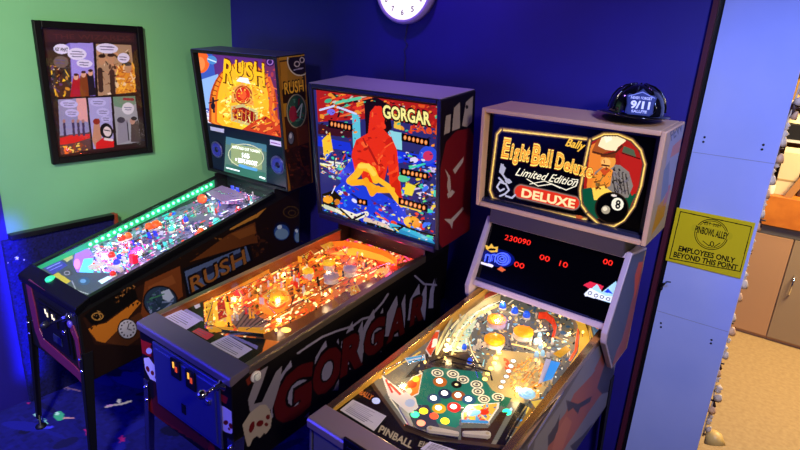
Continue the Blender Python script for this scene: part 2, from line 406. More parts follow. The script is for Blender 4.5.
def flipper(F, pl, u0, v0, u1, v1, m=RUB, r=.012, h=.024):
    a, b_ = F.pf(u0, v0, 0), F.pf(u1, v1, 0); b = MB(); h = fit_h(F, a, h); up = F.up; d = (b_-a).normalized(); n = up.cross(d)
    r1 = r*.55; pts = [a+n*r, b_+n*r1]+[b_+(n*math.cos(k)+d*math.sin(k))*r1 for k in (.8, 1.57, 2.35)]+[b_-n*r1, a-n*r]+[a-(n*math.cos(k)+d*math.sin(k))*r for k in (.8, 1.57, 2.35)]
    b.plate([q+up*h*.35 for q in pts], up*h*.6, m); b.cyl(a, a+up*h, r*.5, mat('flipper hub', '#d7c9a0', .4)); return b.build('flipper', pl)
def plastic(F, pl, pts, m, h=.028, th=.002, name='playfield_plastic'):
    q = [F.pf(u, v, h) for u, v in pts]; b = MB(); b.plate(q, F.up*th, m)
    for k in (0, len(q)//2): b.cyl(q[k]-F.up*h+(sum(q, Vector())/len(q)-q[k])*.25, q[k]+(sum(q, Vector())/len(q)-q[k])*.25, .004, POSTM, seg=8)
    return b.build(name, pl)
def wire(F, pl, pts, m=CHROME, h=.02, r=.002, name='wire_guide', hs=None):
    q = [F.pf(u, v, (hs[i] if hs else h)) for i, (u, v) in enumerate(pts)]; b = MB(); b.tube(q, r, m, 6); return b.build(name, pl)
def band(F, pl, pts, m, h=.024, th=.0015, name='ball_guide'):
    q = [F.pf(u, v, 0) for u, v in pts]; b = MB(); up = F.up
    for a, c in zip(q, q[1:]):
        n = (c-a).cross(up).normalized()*th; hh = up*fit_h(F, a, h); b.hexa([a, c, c+n, a+n, a+hh, c+hh, c+n+hh, a+n+hh], m)
    return b.build(name, pl)
def target(F, pl, u, v, m, w=.018, h=.026, ang=0):
    P = F.pf(u, v, 0); h = fit_h(F, P, h); t = Vector((math.cos(ang), math.sin(ang), 0)); n = F.up.cross(t)*.002; b = MB()
    b.hexa([P-t*w/2-n, P+t*w/2-n, P+t*w/2+n, P-t*w/2+n]+[q+F.up*h for q in (P-t*w/2-n, P+t*w/2-n, P+t*w/2+n, P-t*w/2+n)], m); return b.build('drop_target', pl)
SLP = art_mat('printed plastic', .55, .25)
def printed(F, pl, pts, base, draws, h=.03, name='slingshot_plastic', border='#f0ead8'):
    P = [np.array(F.pf(u, v, h)) for u, v in pts]; xs = [p[0] for p in P]; ys = [p[1] for p in P]; n = np.array(F.up)
    y0, y1, x0, x1 = min(ys), max(ys), min(xs), max(xs); sl = -n[1]/n[2]; a = np.array([x0, y0, P[0][2]+(y0-P[0][1])*sl])
    cc = Canvas(F, a, (x1-x0, 0, 0), (0, y1-y0, (y1-y0)*sl), 70, 70, border, .6); keep = cc.pm(pts)
    cu, cv = sum(p[0] for p in pts)/len(pts), sum(p[1] for p in pts)/len(pts)
    cc.poly([(cu+(u-cu)*.86, cv+(v-cv)*.86) for u, v in pts], base); draws(cc); return cc.build(name, SLP, pl, keep=keep)
def point_lamp(F, root, x, y, h, col, watt, r=.012):
    L = bpy.data.lights.new('playfield_lamp', 'POINT'); L.color = lin(col) if isinstance(col, str) else col; L.energy = watt; L.shadow_soft_size = r
    o = bpy.data.objects.new('playfield_lamp', L); s = (y-F.pa[0])/(F.pb[0]-F.pa[0]); z = F.pa[1]+s*(F.pb[1]-F.pa[1])
    o.location = Vector((x, y, z))+F.up*h; L.energy *= 1.6; put(o, root); return o
def pf_canvas(F, base, nx, ny, y0=.07, y1=None, alpha=.3):
    wi = F.w-.0185; y1 = y1 or F.RE[0]+.07; sl = (F.pb[1]-F.pa[1])/(F.pb[0]-F.pa[0]); z0 = F.pa[1]+(y0-F.pa[0])*sl
    return Canvas(F, (-wi, y0, z0), (2*wi, 0, 0), (0, y1-y0, (y1-y0)*sl), nx, ny, base, alpha)
def side_canvas(F, x, q, nx, ny, base):     # q: four (y, z) corners: front low, rear low, rear high, front high
    P = [np.array([x, y, z]) for y, z in q]; return Canvas(F, P[0], P[1]-P[0], P[3]-P[0], nx, ny, base, far=P[2])

# ================================================================== RUSH machine (by the green wall)
F = FR
r1 = empty('pinball_machine', (F.x, F.y, 0), F.yaw, 'black pinball machine lettered RUSH with green LED strip, beside the green wall', 'pinball machine', 'pinball machines along the blue wall')
MIR = mat('mirrored side blade', '#3c5a50', .15, .6)
cab, bar, rails = base_machine(F, r1, BLACKM, MIR, mat('black rail', '#0c0c10', .3, .3), mat('black lock bar', '#101014', .25, .4), BLACKM)
# side art
c = side_canvas(F, F.w+.001, [(.01, F.zb[0]+.005), (1.32, F.zb[1]+.005), (1.32, 1.165), (.01, .835)], 460, 170, '#1a0d08')
c.poly([(83, 318), (95, 345), (140, 345), (190, 330), (190, 284), (150, 280), (118, 298)], '#2a140b')
c.poly([(145, 282), (180, 266), (183, 296), (160, 312), (140, 320)], '#6b3416'); c.poly([(148, 287), (172, 275), (176, 283), (150, 294)], '#7d4220')
c.poly([(88, 329), (97, 341), (106, 343), (122, 326), (133, 312), (141, 303), (137, 300), (122, 311), (106, 323), (93, 326)], '#b5671c')
c.poly([(105, 343), (128, 346), (150, 330), (140, 312), (128, 320)], '#4a2610')
for k in range(11):
    t = k/10; u, v = 92+t*46, 326-t*25-3*math.sin(t*PI); c.poly([(u-1.7, v+1.8), (u+1.3, v+.6), (u-.3, v+4.2)], '#0b0706')
c.poly([(84, 316), (92, 325), (106, 321), (122, 309), (138, 299), (134, 284), (112, 292)], '#0a0706')
c.confetti([(108, 297), (128, 284), (137, 286), (124, 301), (112, 304)], ['#8a5a2c', '#a9713a', '#5d3515', '#1a0d06'], 60, .6, 1.6, seed=4)
c.confetti([(91, 316), (98, 310), (106, 316), (98, 320)], ['#b08046', '#6b4420', '#0a0706'], 22, .6, 1.4, seed=5)
c.ring(97.5, 316.5, 6, 4, 1, '#a87838')
c.disc(127.5, 329, 10, 10.5, '#2a1a12'); c.disc(127.5, 329, 8.8, 9.2, '#b9b4c4')
for k in range(12): c.disc(127.5+6.6*math.cos(k*PI/6), 329+7*math.sin(k*PI/6), .9, .9, '#3a3442')
c.line([(127.5, 329), (129, 323.5)], .9, '#26222e'); c.line([(127.5, 329), (131.5, 330)], .9, '#26222e')
c.disc(160.5, 301.5, 17.5, 16, '#120d12'); c.disc(160.5, 301.5, 16, 14.5, '#26364e')
c.confetti([(146, 300), (160, 288), (175, 298), (168, 314), (150, 314)], ['#1d3040', '#2f5a5a', '#3d4a74', '#15202e', '#6f7da8'], 60, 1, 3.2, seed=6)
c.poly([(161, 292), (169, 289), (174, 297), (169, 302), (163, 299)], '#a9b4d2'); c.line([(150, 299), (164, 294)], 1.2, '#3d7a58')
c.poly([(182, 269), (249, 241.5), (253, 261), (187, 299)], '#0c0a10'); c.poly([(184.5, 271.5), (246, 246), (250.5, 260), (189.5, 294)], '#4a5880')
c.poly([(188, 276), (243, 251), (246, 257.5), (190.5, 283)], '#1a1c34')
c.text('RUSH', (190, 294), (247, 263.5), (-2.6, -16.5), '#160c08', .04); c.text('RUSH', (192, 292), (246.5, 263), (-2.4, -14), '#8a5426', .012)
c.poly([(230, 225), (256.7, 214), (270, 202.5), (273.5, 200), (258, 217), (230, 230.5)], '#a8702c')
c.poly([(190, 262), (229, 234), (255, 222), (258, 243), (250, 244)], '#5a2e12'); c.poly([(231, 234), (254, 225), (256, 233), (240, 239)], '#74401a')
c.confetti([(250, 238), (268, 226), (270, 250), (254, 258)], ['#3a1c0c', '#24110a', '#4a2612'], 40, 1, 3, seed=9)
c.confetti([(150, 276), (182, 262), (229, 238), (226, 230), (180, 256)], ['#5b3212', '#2a160a', '#7a4a20', '#160c08'], 60, .7, 2, seed=10, rot=-22)
for (u, v, a, b_) in ((281.7, 231.3, 8.6, 9.4), (297.7, 234.7, 4.8, 8.6)):
    c.disc(u, v, a, b_, '#0c1230'); c.disc(u, v+1, a-1, b_-1.6, '#2a4a94'); c.disc(u, v+2.5, a-2, b_-4, '#6d8cb4'); c.disc(u-a*.25, v-b_*.45, a*.3, b_*.22, '#c3d4ee', -30)
c.ring(291, 212, 8, 6, 1, '#4a3416'); c.ring(292, 213, 4, 3, .9, '#4a3416')
c.line([(95, 383), (110, 380), (142, 362)], 2.5, '#4a2a10')
c.build('side_art', art_mat('satin print', 0, .42), cab)
# front trim
m = MB(); HP = mat('purple horn trim', '#6b2146', .4)
def onfront(F, pts, off=-.004): return [Vector(F.hit(u, v, (0, off, 0), (0, 1, 0))) for u, v in pts]
for pts in ([(27, 283), (31, 306), (36, 330), (42, 346), (78, 377), (84, 384), (85, 377), (76, 366), (46, 340), (40, 328), (36, 306), (31, 284)], [(70, 327), (76, 340), (80, 366), (85, 378), (82, 360), (79, 338), (74, 325)], [(28, 281), (60, 302), (75, 312), (75, 309), (60, 299), (30, 279)]):
    m.plate(onfront(F, pts, 0), (0, -.006, 0), HP)
m.build('front_trim', cab, .001)
d, q = coin_door(F, r1, [(41, 303), (70, 318), (71, 352), (45, 337)], mat('black coin door', '#0d0d18', .35, .4))
coin_bits(F, d, [(47.5, 313), (54.5, 318.5)], [(64, 332.5)], '#f2e6b0')
m = MB(); P = F.hit(58, 340, (0, -.016, 0), (0, 1, 0)); m.box((P[0]-.04, -.019, P[2]-.02), (P[0]+.04, -.0145, P[2]+.02), mat('blue plate', '#20264e', .4)); m.build('coin_return', d, .001)
P = F.hit(70.5, 324, (0, -.002, 0), (0, 1, 0)); m = MB(); m.lathe((P[0], 0, P[2]), (0, -1, 0), [(.017, 0), (.017, .008), (.012, .012), (0, .012)], mat('violet start button', '#4a3ab0', .3, emit=.35), 18); m.build('start_button', r1)
LG = mat('lit green button', '#35d98a', .35, emit=.75)
P = Vector((-F.w-.001, .055, F.hit(16, 282, (-F.w-.02, 0, 0), (1, 0, 0))[2])); m = MB(); m.lathe(P, (-1, 0, 0), [(.03, 0), (.03, .03), (.024, .048), (0, .05)], LG, 18); m.build('flipper_button', r1)
P = F.lhit(50.5, 279.5, (0, F.LF[1]), F.LR); m = MB(); m.lathe((P[0], P[1], P[2]), F.gl, [(.022, -.004), (.022, .007), (.016, .012), (0, .0125)], LG, 18); m.build('action_button', bar)
m = MB(); P = F.hit(79, 334, (0, 0, 0), (0, 1, 0)); m.lathe((.19, -.0, .80), (0, -1, 0), [(.02, 0), (.02, .008), (.012, .012), (.012, .03)], CHROME, 14); m.lathe((.19, -.03, .80), (0, -1, 0), [(.006, 0), (.006, .05), (.013, .055), (.017, .07), (.010, .085), (0, .087)], mat('plunger knob', '#1a1a2a', .3), 14); m.build('plunger', r1)

# playfield
c = pf_canvas(F, '#5d5878', 260, 470, .06, alpha=.24)
PALR = ['#d8d4f0', '#d93f8a', '#2448c8', '#2fc3b9', '#7a6aa7', '#e8421a', '#161a4a', '#4fc080', '#b8a2d8', '#a81a2a', '#c56fb0', '#21306a', '#ffffff', '#10102a', '#143a3a', '#0c0c1a', '#1a1a3a', '#3a2a6a', '#0e2a2a']
c.confetti([(70, 275), (84, 236), (216, 172), (280, 196), (128, 280)], PALR, 2600, .7, 2.6, seed=21, rot=-25)
c.poly([(72, 272), (76, 250), (88, 247), (95, 258), (92, 273)], '#7a4df0', .8); c.poly([(79, 273), (84, 259), (93, 258), (93, 273)], '#49b8f5', .8); c.disc(77, 264, 3, 5, '#c06af5', e=.8)
c.confetti([(88, 272), (98, 246), (122, 240), (150, 245), (128, 272)], ['#d94fd0', '#f3a8e8', '#e8e8ff', '#3a4af0', '#e83a3a', '#5fd3c9', '#fff', '#2a2a6a'], 420, .7, 2.4, seed=22, e=.5)
c.confetti([(208, 184), (220, 178), (272, 193), (240, 204), (212, 204)], ['#d8a8d8', '#b070a0', '#f0d0f0', '#7a5a9a', '#e83a5a', '#2a2a6a'], 300, .7, 2.6, seed=23, e=.3)
c.poly([(34, 266), (66, 249), (77, 272), (130, 274), (90, 298)], '#4a5064', 0.05)
c.poly([(43, 268), (58, 259), (68, 265), (53, 274.5)], '#3a349a', .15); c.line([(47, 268.5), (60, 262.5)], .8, '#8a86e0'); c.line([(50, 270.5), (62, 265)], .8, '#7a76d0')
c.poly([(60, 257), (71, 252), (73, 258), (67, 262)], '#b8b478', .15); c.poly([(53, 275), (58, 272.5), (71, 281), (66, 284)], '#b5a63a', .2)
c.poly([(60, 272), (69, 268), (74, 274), (66, 278)], '#3a3444'); c.ring(67, 273, 3, 2.2, .8, '#8a849a')
c.disc(84, 281, 6, 4, '#2f4a6a'); c.disc(83, 281, 3, 2, '#5a88b0'); c.poly([(98, 281), (108, 276), (112, 278), (102, 284)], '#b8e0e8', .35)
c.line([(78, 292), (88, 296), (128, 275)], 1.2, '#2a3038'); c.line([(72, 281), (76, 290), (88, 294)], .8, '#9aa0b0')
pl = c.build('playfield', art_mat('lit playfield cool', 3.0, .3), r1)
RED = mat('red lamp cap', '#e0281e', .3, emit=.5); ORG = mat('orange cap', '#ff5a22', .3, emit=.55); PNK = mat('magenta cap', '#e04ae0', .3, emit=.6); BLU = mat('blue cap', '#2a3af0', .3, emit=.6); TEAL = mat('teal cap', '#4fd8c8', .3, emit=.4); YEL = mat('yellow cap', '#e8c83a', .3, emit=.4); WH = mat('white plastic', '#e9e6ee', .35)
def standdisc(F, pl, u, v, r, m1, m2, h=.034):
    T = F.pf(u, v, h); a = (Vector(F.R.T@(CPOS-F.o))-T); a.z *= .6; a.normalize(); b = MB()
    b.lathe(T, a, [(r, -.005), (r, .003), (r*.8, .004)], m1, 22); b.lathe(T, a, [(r*.78, .0), (r*.78, .005), (r*.25, .006), (0, .008)], m2, 22); b.cyl(T-F.up*h, T-F.up*r*.6, .004, STEEL, seg=8); return b.build('disc_target', pl)
standdisc(F, pl, 162, 208, .034, mat('gold disc rim', '#d8b04a', .35, emit=.25), mat('pale green disc', '#a8e09a', .35, emit=.45))
standdisc(F, pl, 202, 199, .028, RED, ORG)
for u, v, m_, rr in ((155, 221, ORG, .03), (148, 223, ORG, .022), (120, 234, RED, .02), (127, 232, ORG, .018), (110, 250, RED, .018), (138, 246, PNK, .02), (132, 249, PNK, .015), (115, 257, BLU, .017), (118, 252, BLU, .014), (200, 228, ORG, .018), (185, 216, BLU, .014), (216, 218, TEAL, .022), (170, 225, TEAL, .016), (111, 268, RED, .014)):
    dome(F, pl, u, v, m_, rr*1.0, .045)
m = MB(); P = F.pf(134, 263, .0); m.box((P.x-.018, P.y-.014, P.z), (P.x+.018, P.y+.014, P.z+.045), mat('red toy box', '#d81838', .3, emit=.6)); m.build('toy_box', pl, .003)
for u, v, col in ((150, 238, BLU), (156, 236, BLU), (162, 235, WH), (100, 262, WH), (97, 266, WH), (125, 262, WH), (160, 250, TEAL), (166, 247, TEAL), (172, 244, TEAL), (240, 213, RED), (246, 210, WH), (252, 206, WH), (233, 190, BLU), (238, 192, BLU)):
    target(F, pl, u, v, col, .02, .03, .5)
CLR = glass_mat('clear ramp plastic')
for pts, hs in (([(90, 256), (110, 248), (135, 238), (160, 226), (185, 213), (205, 203), (222, 197), (236, 195)], (.02, .03, .04, .045, .05, .055, .055, .05)), ([(128, 270), (150, 255), (180, 238), (215, 222), (240, 208), (258, 199)], (.02, .03, .035, .04, .045, .05)), ([(214, 190), (228, 194), (243, 193), (258, 197)], (.06, .06, .055, .05))):
    for off in (0, 5): wire(F, pl, [(u+off, v+off*.5) for u, v in pts], CHROME, hs=hs, r=.0018, name='wire_ramp')
m = MB(); pts = [F.pf(u, v, .055) for u, v in ((206, 193), (222, 186), (238, 192), (246, 199), (222, 202))]; m.plate(pts, F.up*.004, mat('lilac ramp plastic', '#a890c0', .2, emit=.12)); m.build('ramp', pl)
rg = random.Random(5)
for k in range(46):
    t, s_ = rg.random(), rg.random(); u = 92+t*168; v = 248-t*58+s_*(26-t*4)
    post(F, pl, u, v, rg.choice([POSTM, WH, RED, TEAL, BLU, BLACK]), .005, .03)
for k in range(16):
    t, s_ = rg.random(), rg.random(); bulb(F, pl, 95+t*160, 246-t*54+s_*22, WHITEB, .004, .022)
flipper(F, pl, 92, 270, 105, 266, RUB); flipper(F, pl, 122, 272, 110, 270, RUB)
# LED strip along the left inside wall
m = MB(); s0, s1 = (.06, F.zr(.06)), (1.11, F.zr(1.11)); xi = -F.w+.0185
m.hexa([(xi, s0[0], s0[1]-.05), (xi+.003, s0[0], s0[1]-.05), (xi+.003, s1[0], s1[1]-.06), (xi, s1[0], s1[1]-.06), (xi, s0[0], s0[1]-.014), (xi+.003, s0[0], s0[1]-.014), (xi+.003, s1[0], s1[1]-.014), (xi, s1[0], s1[1]-.014)], mat('strip carrier', '#2f9a6a', .4, emit=.45, emit_col='#1cc87a'))
strip = m.build('led_strip', r1)
lm = None
for k in range(24):
    t = (k+1.5)/25; y = .28+t*(1.10-.28); 
    if lm is None:
        m = MB(); m.ball((0, 0, 0), .0085, LEDG, (1, 0, 0), .7, 10); o = m.build('led', strip); lm = o.data
    else: o = bpy.data.objects.new('led', lm); put(o, strip)
    o.location = (xi+.004, y, F.zr(y)-.032)
for x, y, col, w in ((-.17, .45, '#7affc8', .22), (-.17, .75, '#7affc8', .22), (-.15, 1.0, '#aaffd8', .22), (.1, .4, '#ffd8ff', .2), (.12, .7, '#fff2ff', .22), (.1, 1.0, '#ffe0f4', .22), (-.05, .3, '#a080ff', .18)): point_lamp(F, r1, x, y, .05, col, w)
# head
bb, BP, H, dep = backbox(F, r1, BLACKM, .018, .022, top=mat('indigo lit top', '#4a4488', .45))  # light on the black top is put into this indigo
A, B = F.BF, F.TF
o, ex, ey, n = F.panel(A, B, .016, [(199.6, 52.7), (275.5, 58.5), (281, 136), (208, 123)])
c = Canvas(F, o, ex, ey, 260, 230, '#5a2a7a', 1.)
c.poly([(196, 48), (212, 50), (222, 130), (204, 128)], '#3a58b8'); c.poly([(200, 80), (218, 74), (226, 110), (205, 108)], '#8fb4e8')
c.disc(201, 62, 8.5, 11, '#f0642a'); c.disc(200, 64, 5, 7, '#f88a4a'); c.disc(212, 60, 5, 4.2, '#4a86c8', 25); c.line([(208, 59), (216, 62)], 1.2, '#cfe6f6')
c.poly([(262, 54), (280, 56), (283, 138), (266, 132)], '#6a2a5a'); c.disc(270, 62, 4.5, 4.5, '#2a1450'); c.ring(270, 62, 3.2, 3.2, 1, '#a06ac0')
c.poly([(206, 112), (222, 108), (236, 118), (234, 130), (208, 126)], '#e8e0ee'); c.confetti([(206, 110), (226, 108), (236, 126), (208, 126)], ['#fff', '#c8b8d8', '#e07a6a', '#7a8ac8', '#f4d0c0'], 50, .8, 2.4, seed=31)
# a glowing generic archway: striped outer arch, gold face, red keystone and doorway
for (rw, col) in ((34, '#b8461a'), (31.5, '#f08a2a'), (28, '#e8641e'), (26, '#f8b82a')): c.poly([(243-rw, 122), *[(x, y) for x, y in arc(243, 106, rw, 44, 180, 360, 20)], (243+rw+2, 130), (243, 140)], col)
for k in range(24):
    a = math.radians(188+k*7.2); c.line([(243+28.5*math.cos(a), 106+39*math.sin(a)), (243+33*math.cos(a), 106+43*math.sin(a))], 1, '#8a2e10')
c.confetti([(218, 110), (228, 80), (258, 80), (270, 120), (256, 130), (226, 124)], ['#f8d83a', '#f8c020', '#fff08a', '#f0a01e', '#fde860'], 110, 1.5, 4, seed=32)
c.poly([(231, 101), (233, 88), (242, 83), (252, 90), (254, 106)], '#e8a24a'); c.disc(243, 95, 7, 7.5, '#d8281a'); c.disc(243, 95, 3.5, 4, '#f0582a'); c.ring(243, 95, 9, 9.5, 1.4, '#a03a14')
c.poly([(231, 106), (243, 104), (258, 111), (258, 128), (231, 121)], '#c8b878'); c.poly([(232, 109), (243, 107), (256, 113), (255, 125), (233, 118)], '#8a1418')
for k in range(6): c.line([(234+k*4, 108.5+k*.8), (233.5+k*4, 120+k*1.2)], .7, '#e0a04a')
c.poly([(256, 120), (266, 116), (274, 122), (282, 118), (283, 138), (262, 134), (240, 131)], '#c83a1e'); c.confetti([(248, 130), (266, 117), (283, 120), (283, 137)], ['#e8602a', '#8a1a14', '#f08a3a', '#5a0f1a'], 45, 1, 2.6, seed=33)
c.line([(268, 75), (273, 90), (270, 110), (278, 122)], 3.2, '#e0622a'); c.confetti([(262, 66), (277, 66), (280, 110), (272, 116)], ['#f0763a', '#a83a4a', '#d84a2a', '#6a2a6a'], 36, 1, 3, seed=34)
c.confetti([(222, 122), (226, 84), (240, 76), (262, 84), (272, 125)], ['#f8e05a', '#f0a81e', '#e8701e', '#fff0a0', '#c84a14', '#f8c83a'], 220, .5, 1.7, seed=37)
for dx, col, bd in ((.7, '#5a1e0a', .06), (0, '#fbc21e', .02)):
    c.text('R', (222.5+dx, 81), (233+dx, 84), (1.4, -22), col, bd); c.text('U', (235+dx, 75), (243.5+dx, 76.4), (0, -15), col, bd)
    c.text('S', (245.5+dx, 79), (253+dx, 80), (0, -17), col, bd); c.text('H', (255+dx, 84), (265+dx, 86), (-1, -22), col, bd)
c.poly([(236, 81), (240, 77), (248, 78), (250, 84)], '#e8f0f4'); c.disc(213, 106, 2.2, 3.4, '#1a1226'); c.line([(213, 98), (214, 112)], 2, '#1a1226'); c.line([(209, 103), (218, 100)], 1.4, '#1a1226')
c.build('translite', art_mat('lit backglass', 1.0, .15, .25, 0, .15), bb)
o, ex, ey, n = F.panel(A, B, .014, [(208, 124.5), (281.5, 137.5), (287, 189), (213.5, 168)])
c = Canvas(F, o, ex, ey, 200, 140, '#0b0d2c', .0)
c.poly([(224, 134), (268, 142), (268, 184), (222, 172)], '#0a1a30')
c.poly([(226, 136.5), (266.5, 145), (266.5, 182), (224, 173)], '#4a6458', .9); c.poly([(226, 136.5), (266.5, 145), (266.5, 152), (226, 144)], '#3a6470', .9)
c.poly([(231, 143), (262, 149), (262, 170), (231, 163)], '#7d8a5c', .9); c.ring(246, 156, 18, 12, .8, '#b8b890', 10, .9)
c.poly([(226, 164), (266, 173), (266, 182), (224, 173)], '#2c5a4a', .9); c.line([(240, 165.5), (256, 170)], 3, '#4a8ab0', .9)
c.text('KNOCKED OUT TONIGHT', (232.5, 148), (260.5, 153.3), (0, -2.6), '#f0f4e0', .03, e=1); c.text('165', (242, 157), (249.5, 158.5), (0, -4.2), '#fff', .05, e=1); c.text('+ 229% BOOST', (235, 161.2), (257.5, 165.8), (0, -3.8), '#fff', .05, e=1)
c.line([(226.5, 167.7), (239, 171)], 1.3, '#e8f0f0', 1); c.line([(260, 177), (264.5, 178.5)], 1.6, '#e8f8f0', 1)
c.line([(224, 174.5), (287, 190)], 2.5, '#1a8a4a', .5)
c.poly([(210, 126.5), (224, 129), (224, 133), (210.5, 130)], '#b8b4c8', .2); c.poly([(270, 139.5), (281, 141.5), (281.5, 147), (270, 144.5)], '#d8c8e0', .3); c.line([(271.5, 142.5), (280, 144.5)], 1, '#8a4a9a', .3)
sp = c.build('speaker_panel', art_mat('speaker panel print', 1.0, .3), bb)
for u, v, r_ in ((217.3, 149.5, .052), (278.2, 165, .055)):
    P = Vector(F.lhit(u, v, A, B, .0135)); b = MB(); nn = Vector(n)
    b.lathe(P, nn, [(r_, 0), (r_, .006), (r_*.88, .008), (r_*.82, .003)], mat('speaker ring', '#5a5a86', .3, .5), 28)
    b.lathe(P, nn, [(r_*.8, .005), (r_*.72, .006), (r_*.4, .002), (r_*.36, .002)], mat('speaker cone', '#2c2a8a', .4, emit=.12), 28)
    b.lathe(P, nn, [(r_*.34, .002), (r_*.3, .008), (0, .011)], mat('speaker dome', '#0e0e30', .3), 20); b.build('speaker', sp)
# right side of the head: bronze side art
n2 = Vector((1, 0, 0)); q = [BP(F.wb+.001, .004, .006), BP(F.wb+.001, dep-.004, .006), BP(F.wb+.001, dep-.004, H-.006), BP(F.wb+.001, .004, H-.006)]
q = [np.array(v) for v in q]; c = Canvas(F, q[0], q[1]-q[0], q[3]-q[0], 110, 300, '#3a1a0c', far=q[2])
c.poly([(276, 56), (306, 53), (309, 110), (281, 118)], '#a8751e')
c.poly([(279, 61), (304, 57), (306, 100), (282, 104)], '#2c1608'); c.poly([(280, 62), (287, 61), (289, 84), (282, 90)], '#a8701e'); c.poly([(287, 61), (291, 72), (303, 77), (304, 90), (288, 86)], '#9a6a1c')
c.ring(300, 60, 13, 16, 1.2, '#c8bcae'); c.disc(300, 60, 11, 14, '#1c1222'); c.ring(297, 64, 3, 3, 1, '#b8a8b0'); c.ring(302, 60, 2.6, 3, 1, '#b8a8b0'); c.line([(294, 70), (303, 68)], 1.2, '#9a90b0')
c.poly([(276, 56), (306, 53), (306.4, 55.4), (277.6, 58.6)], '#b8842a'); c.poly([(276, 56), (279, 56), (291, 192), (288, 193)], '#8a5a1a'); c.poly([(304.5, 54), (306.5, 54), (314, 184), (311.5, 185)], '#7a4e18')
c.text('RUSH', (284, 95), (304.5, 91.5), (-1, -12.5), '#1a0c06', .05); c.text('RUSH', (284.8, 94.2), (304, 91), (-.9, -11.2), '#e0a42e', .015)
c.disc(296.5, 111, 10.5, 17.5, '#22160e'); c.disc(296.5, 111, 9.3, 16, '#2c4a3e'); c.confetti([(288, 100), (303, 98), (305, 122), (290, 124)], ['#3a6a52', '#1a2a2a', '#7a1c2c', '#4a7a6a', '#24343c'], 40, 1, 3.4, seed=35)
c.disc(293, 114, 4, 8, '#8a1f34'); c.line([(297, 112), (302, 104), (300, 118)], 1.2, '#b8c4c0'); c.ring(296.5, 111, 10, 17, 1, '#9a8a72')
c.disc(291, 138, 3.6, 7.4, '#120c10'); c.disc(291, 138, 2.6, 6, '#5a5a70'); c.disc(290.6, 136, 1.3, 2.6, '#b8b8c8')
c.poly([(284, 150), (309, 142), (312, 182), (291, 190)], '#26100a'); c.confetti([(286, 150), (308, 144), (311, 182), (292, 188)], ['#3a180c', '#1a0a06', '#4a1e10', '#2a0e08', '#5a2410'], 60, 1, 3.4, seed=36)
c.poly([(296, 128), (307, 124), (309, 142), (298, 146)], '#5a2812')
c.build('head_side_art', art_mat('satin print', 0, .42), bb)

# ================================================================== GORGAR machine (middle)
F = FG
r2 = empty('pinball_machine', (F.x, F.y, 0), F.yaw, 'black pinball machine lettered GORGAR with fiery red and yellow playfield, in the middle', 'pinball machine', 'pinball machines along the blue wall')
WOODI = mat('orange side wood', '#8a4a1c', .35)
cab, bar, rails = base_machine(F, r2, mat('black cabinet paint', '#0d0a0b', .4), WOODI, mat('brown reflection steel rail', '#a89886', .3, .9), mat('steel lock bar', '#7c7288', .4, .55), STEEL)  # brownish reflection is put into the steel rail colour
c = side_canvas(F, F.w+.001, [(.004, F.zb[0]+.004), (1.33, F.zb[1]+.004), (1.33, 1.055), (.004, .924)], 520, 180, '#0a0708')
DR, LV = '#521010', '#8e8aa8'
def blob(u, v, w, h, lean=0): c.poly([(u-w*.5, v+h*.5), (u-w*.42+lean*.3, v-h*.15), (u-w*.1+lean, v-h*.62), (u+w*.05+lean*.6, v-h*.2), (u+w*.3+lean, v-h*.66), (u+w*.5, v-h*.05), (u+w*.42, v+h*.5)], LV)
for ch, u, v, w, h in (('G', 292, 396, 40, 50), ('O', 326, 372, 30, 44), ('R', 352, 352, 24, 42), ('G', 373, 337, 22, 38), ('A', 396, 322, 20, 36), ('R', 418, 308, 18, 32), ('!', 432, 299, 5, 26)):
    blob(u-1, v-4, w*1.05, h*1.02, 4)
for ch, u, v, w, h in (('G', 292, 396, 40, 50), ('O', 326, 372, 30, 42), ('R', 352, 353, 24, 38), ('G', 373, 338, 21, 34), ('A', 396, 324, 19, 30), ('R', 417, 310, 15, 26)):
    s_ = w*.31
    c.text(ch, (u-w*.54, v+h*.46+s_), (u+w*.52, v+h*.46-s_), (3.2, -h*.98), '#0c0809', .10); c.text(ch, (u-w*.49, v+h*.42+s_*.94), (u+w*.47, v+h*.42-s_*.94), (3, -h*.9), DR, .055)
c.line([(298, 353), (313, 343), (322, 337), (337, 331), (353, 326), (362, 319), (370, 317), (383, 302), (388, 294)], 2, LV)
c.line([(415, 276), (424, 284), (436, 285)], 1.8, LV)
c.poly([(258, 372), (268, 366), (262, 384), (254, 404), (262, 402), (276, 372), (282, 366), (280, 384), (272, 410), (262, 408), (250, 412), (248, 400)], '#8a8494')
c.poly([(246, 380), (262, 362), (258, 375), (248, 386)], '#6a2418')
c.poly([(242.5, 424.6), (250, 412.8), (260, 405), (266, 404.6), (269.4, 409), (271.9, 417.8), (270.6, 427.8), (266, 434), (264, 433), (260, 438), (257, 436), (252.5, 439.5), (250, 446), (247.5, 446.5), (245, 438)], '#b0a498')
c.disc(251.9, 427, 2.4, 6, '#6a1412', 18); c.disc(260, 423.4, 4, 2.8, '#6a1412', -40); c.disc(268, 417, 2, 2.6, '#6a1412', 20); c.disc(266.4, 424.5, 1.8, 2, '#6a1412')
c.build('side_art', art_mat('satin print', 0, .42), cab)
c = Canvas(F, (-F.w+.003, -.001, F.zb[0]+.004), (2*F.w-.006, 0, 0), (0, 0, .36), 300, 190, '#0b0809')
FL = '#a01814'
c.poly([(137, 335), (142, 340), (152, 344), (155, 358), (148, 356), (140, 352)], FL); c.line([(152, 346), (156, 400)], 3, '#300a0a')
for k in range(9):
    t = k/8; u, v = 152+t*60, 408+t*36; c.poly([(u-4, v+6), (u-2.5, v-4), (u-.5, v-10+3*math.sin(k*2.1)), (u+1, v-2), (u+4, v+9)], '#7a1612')
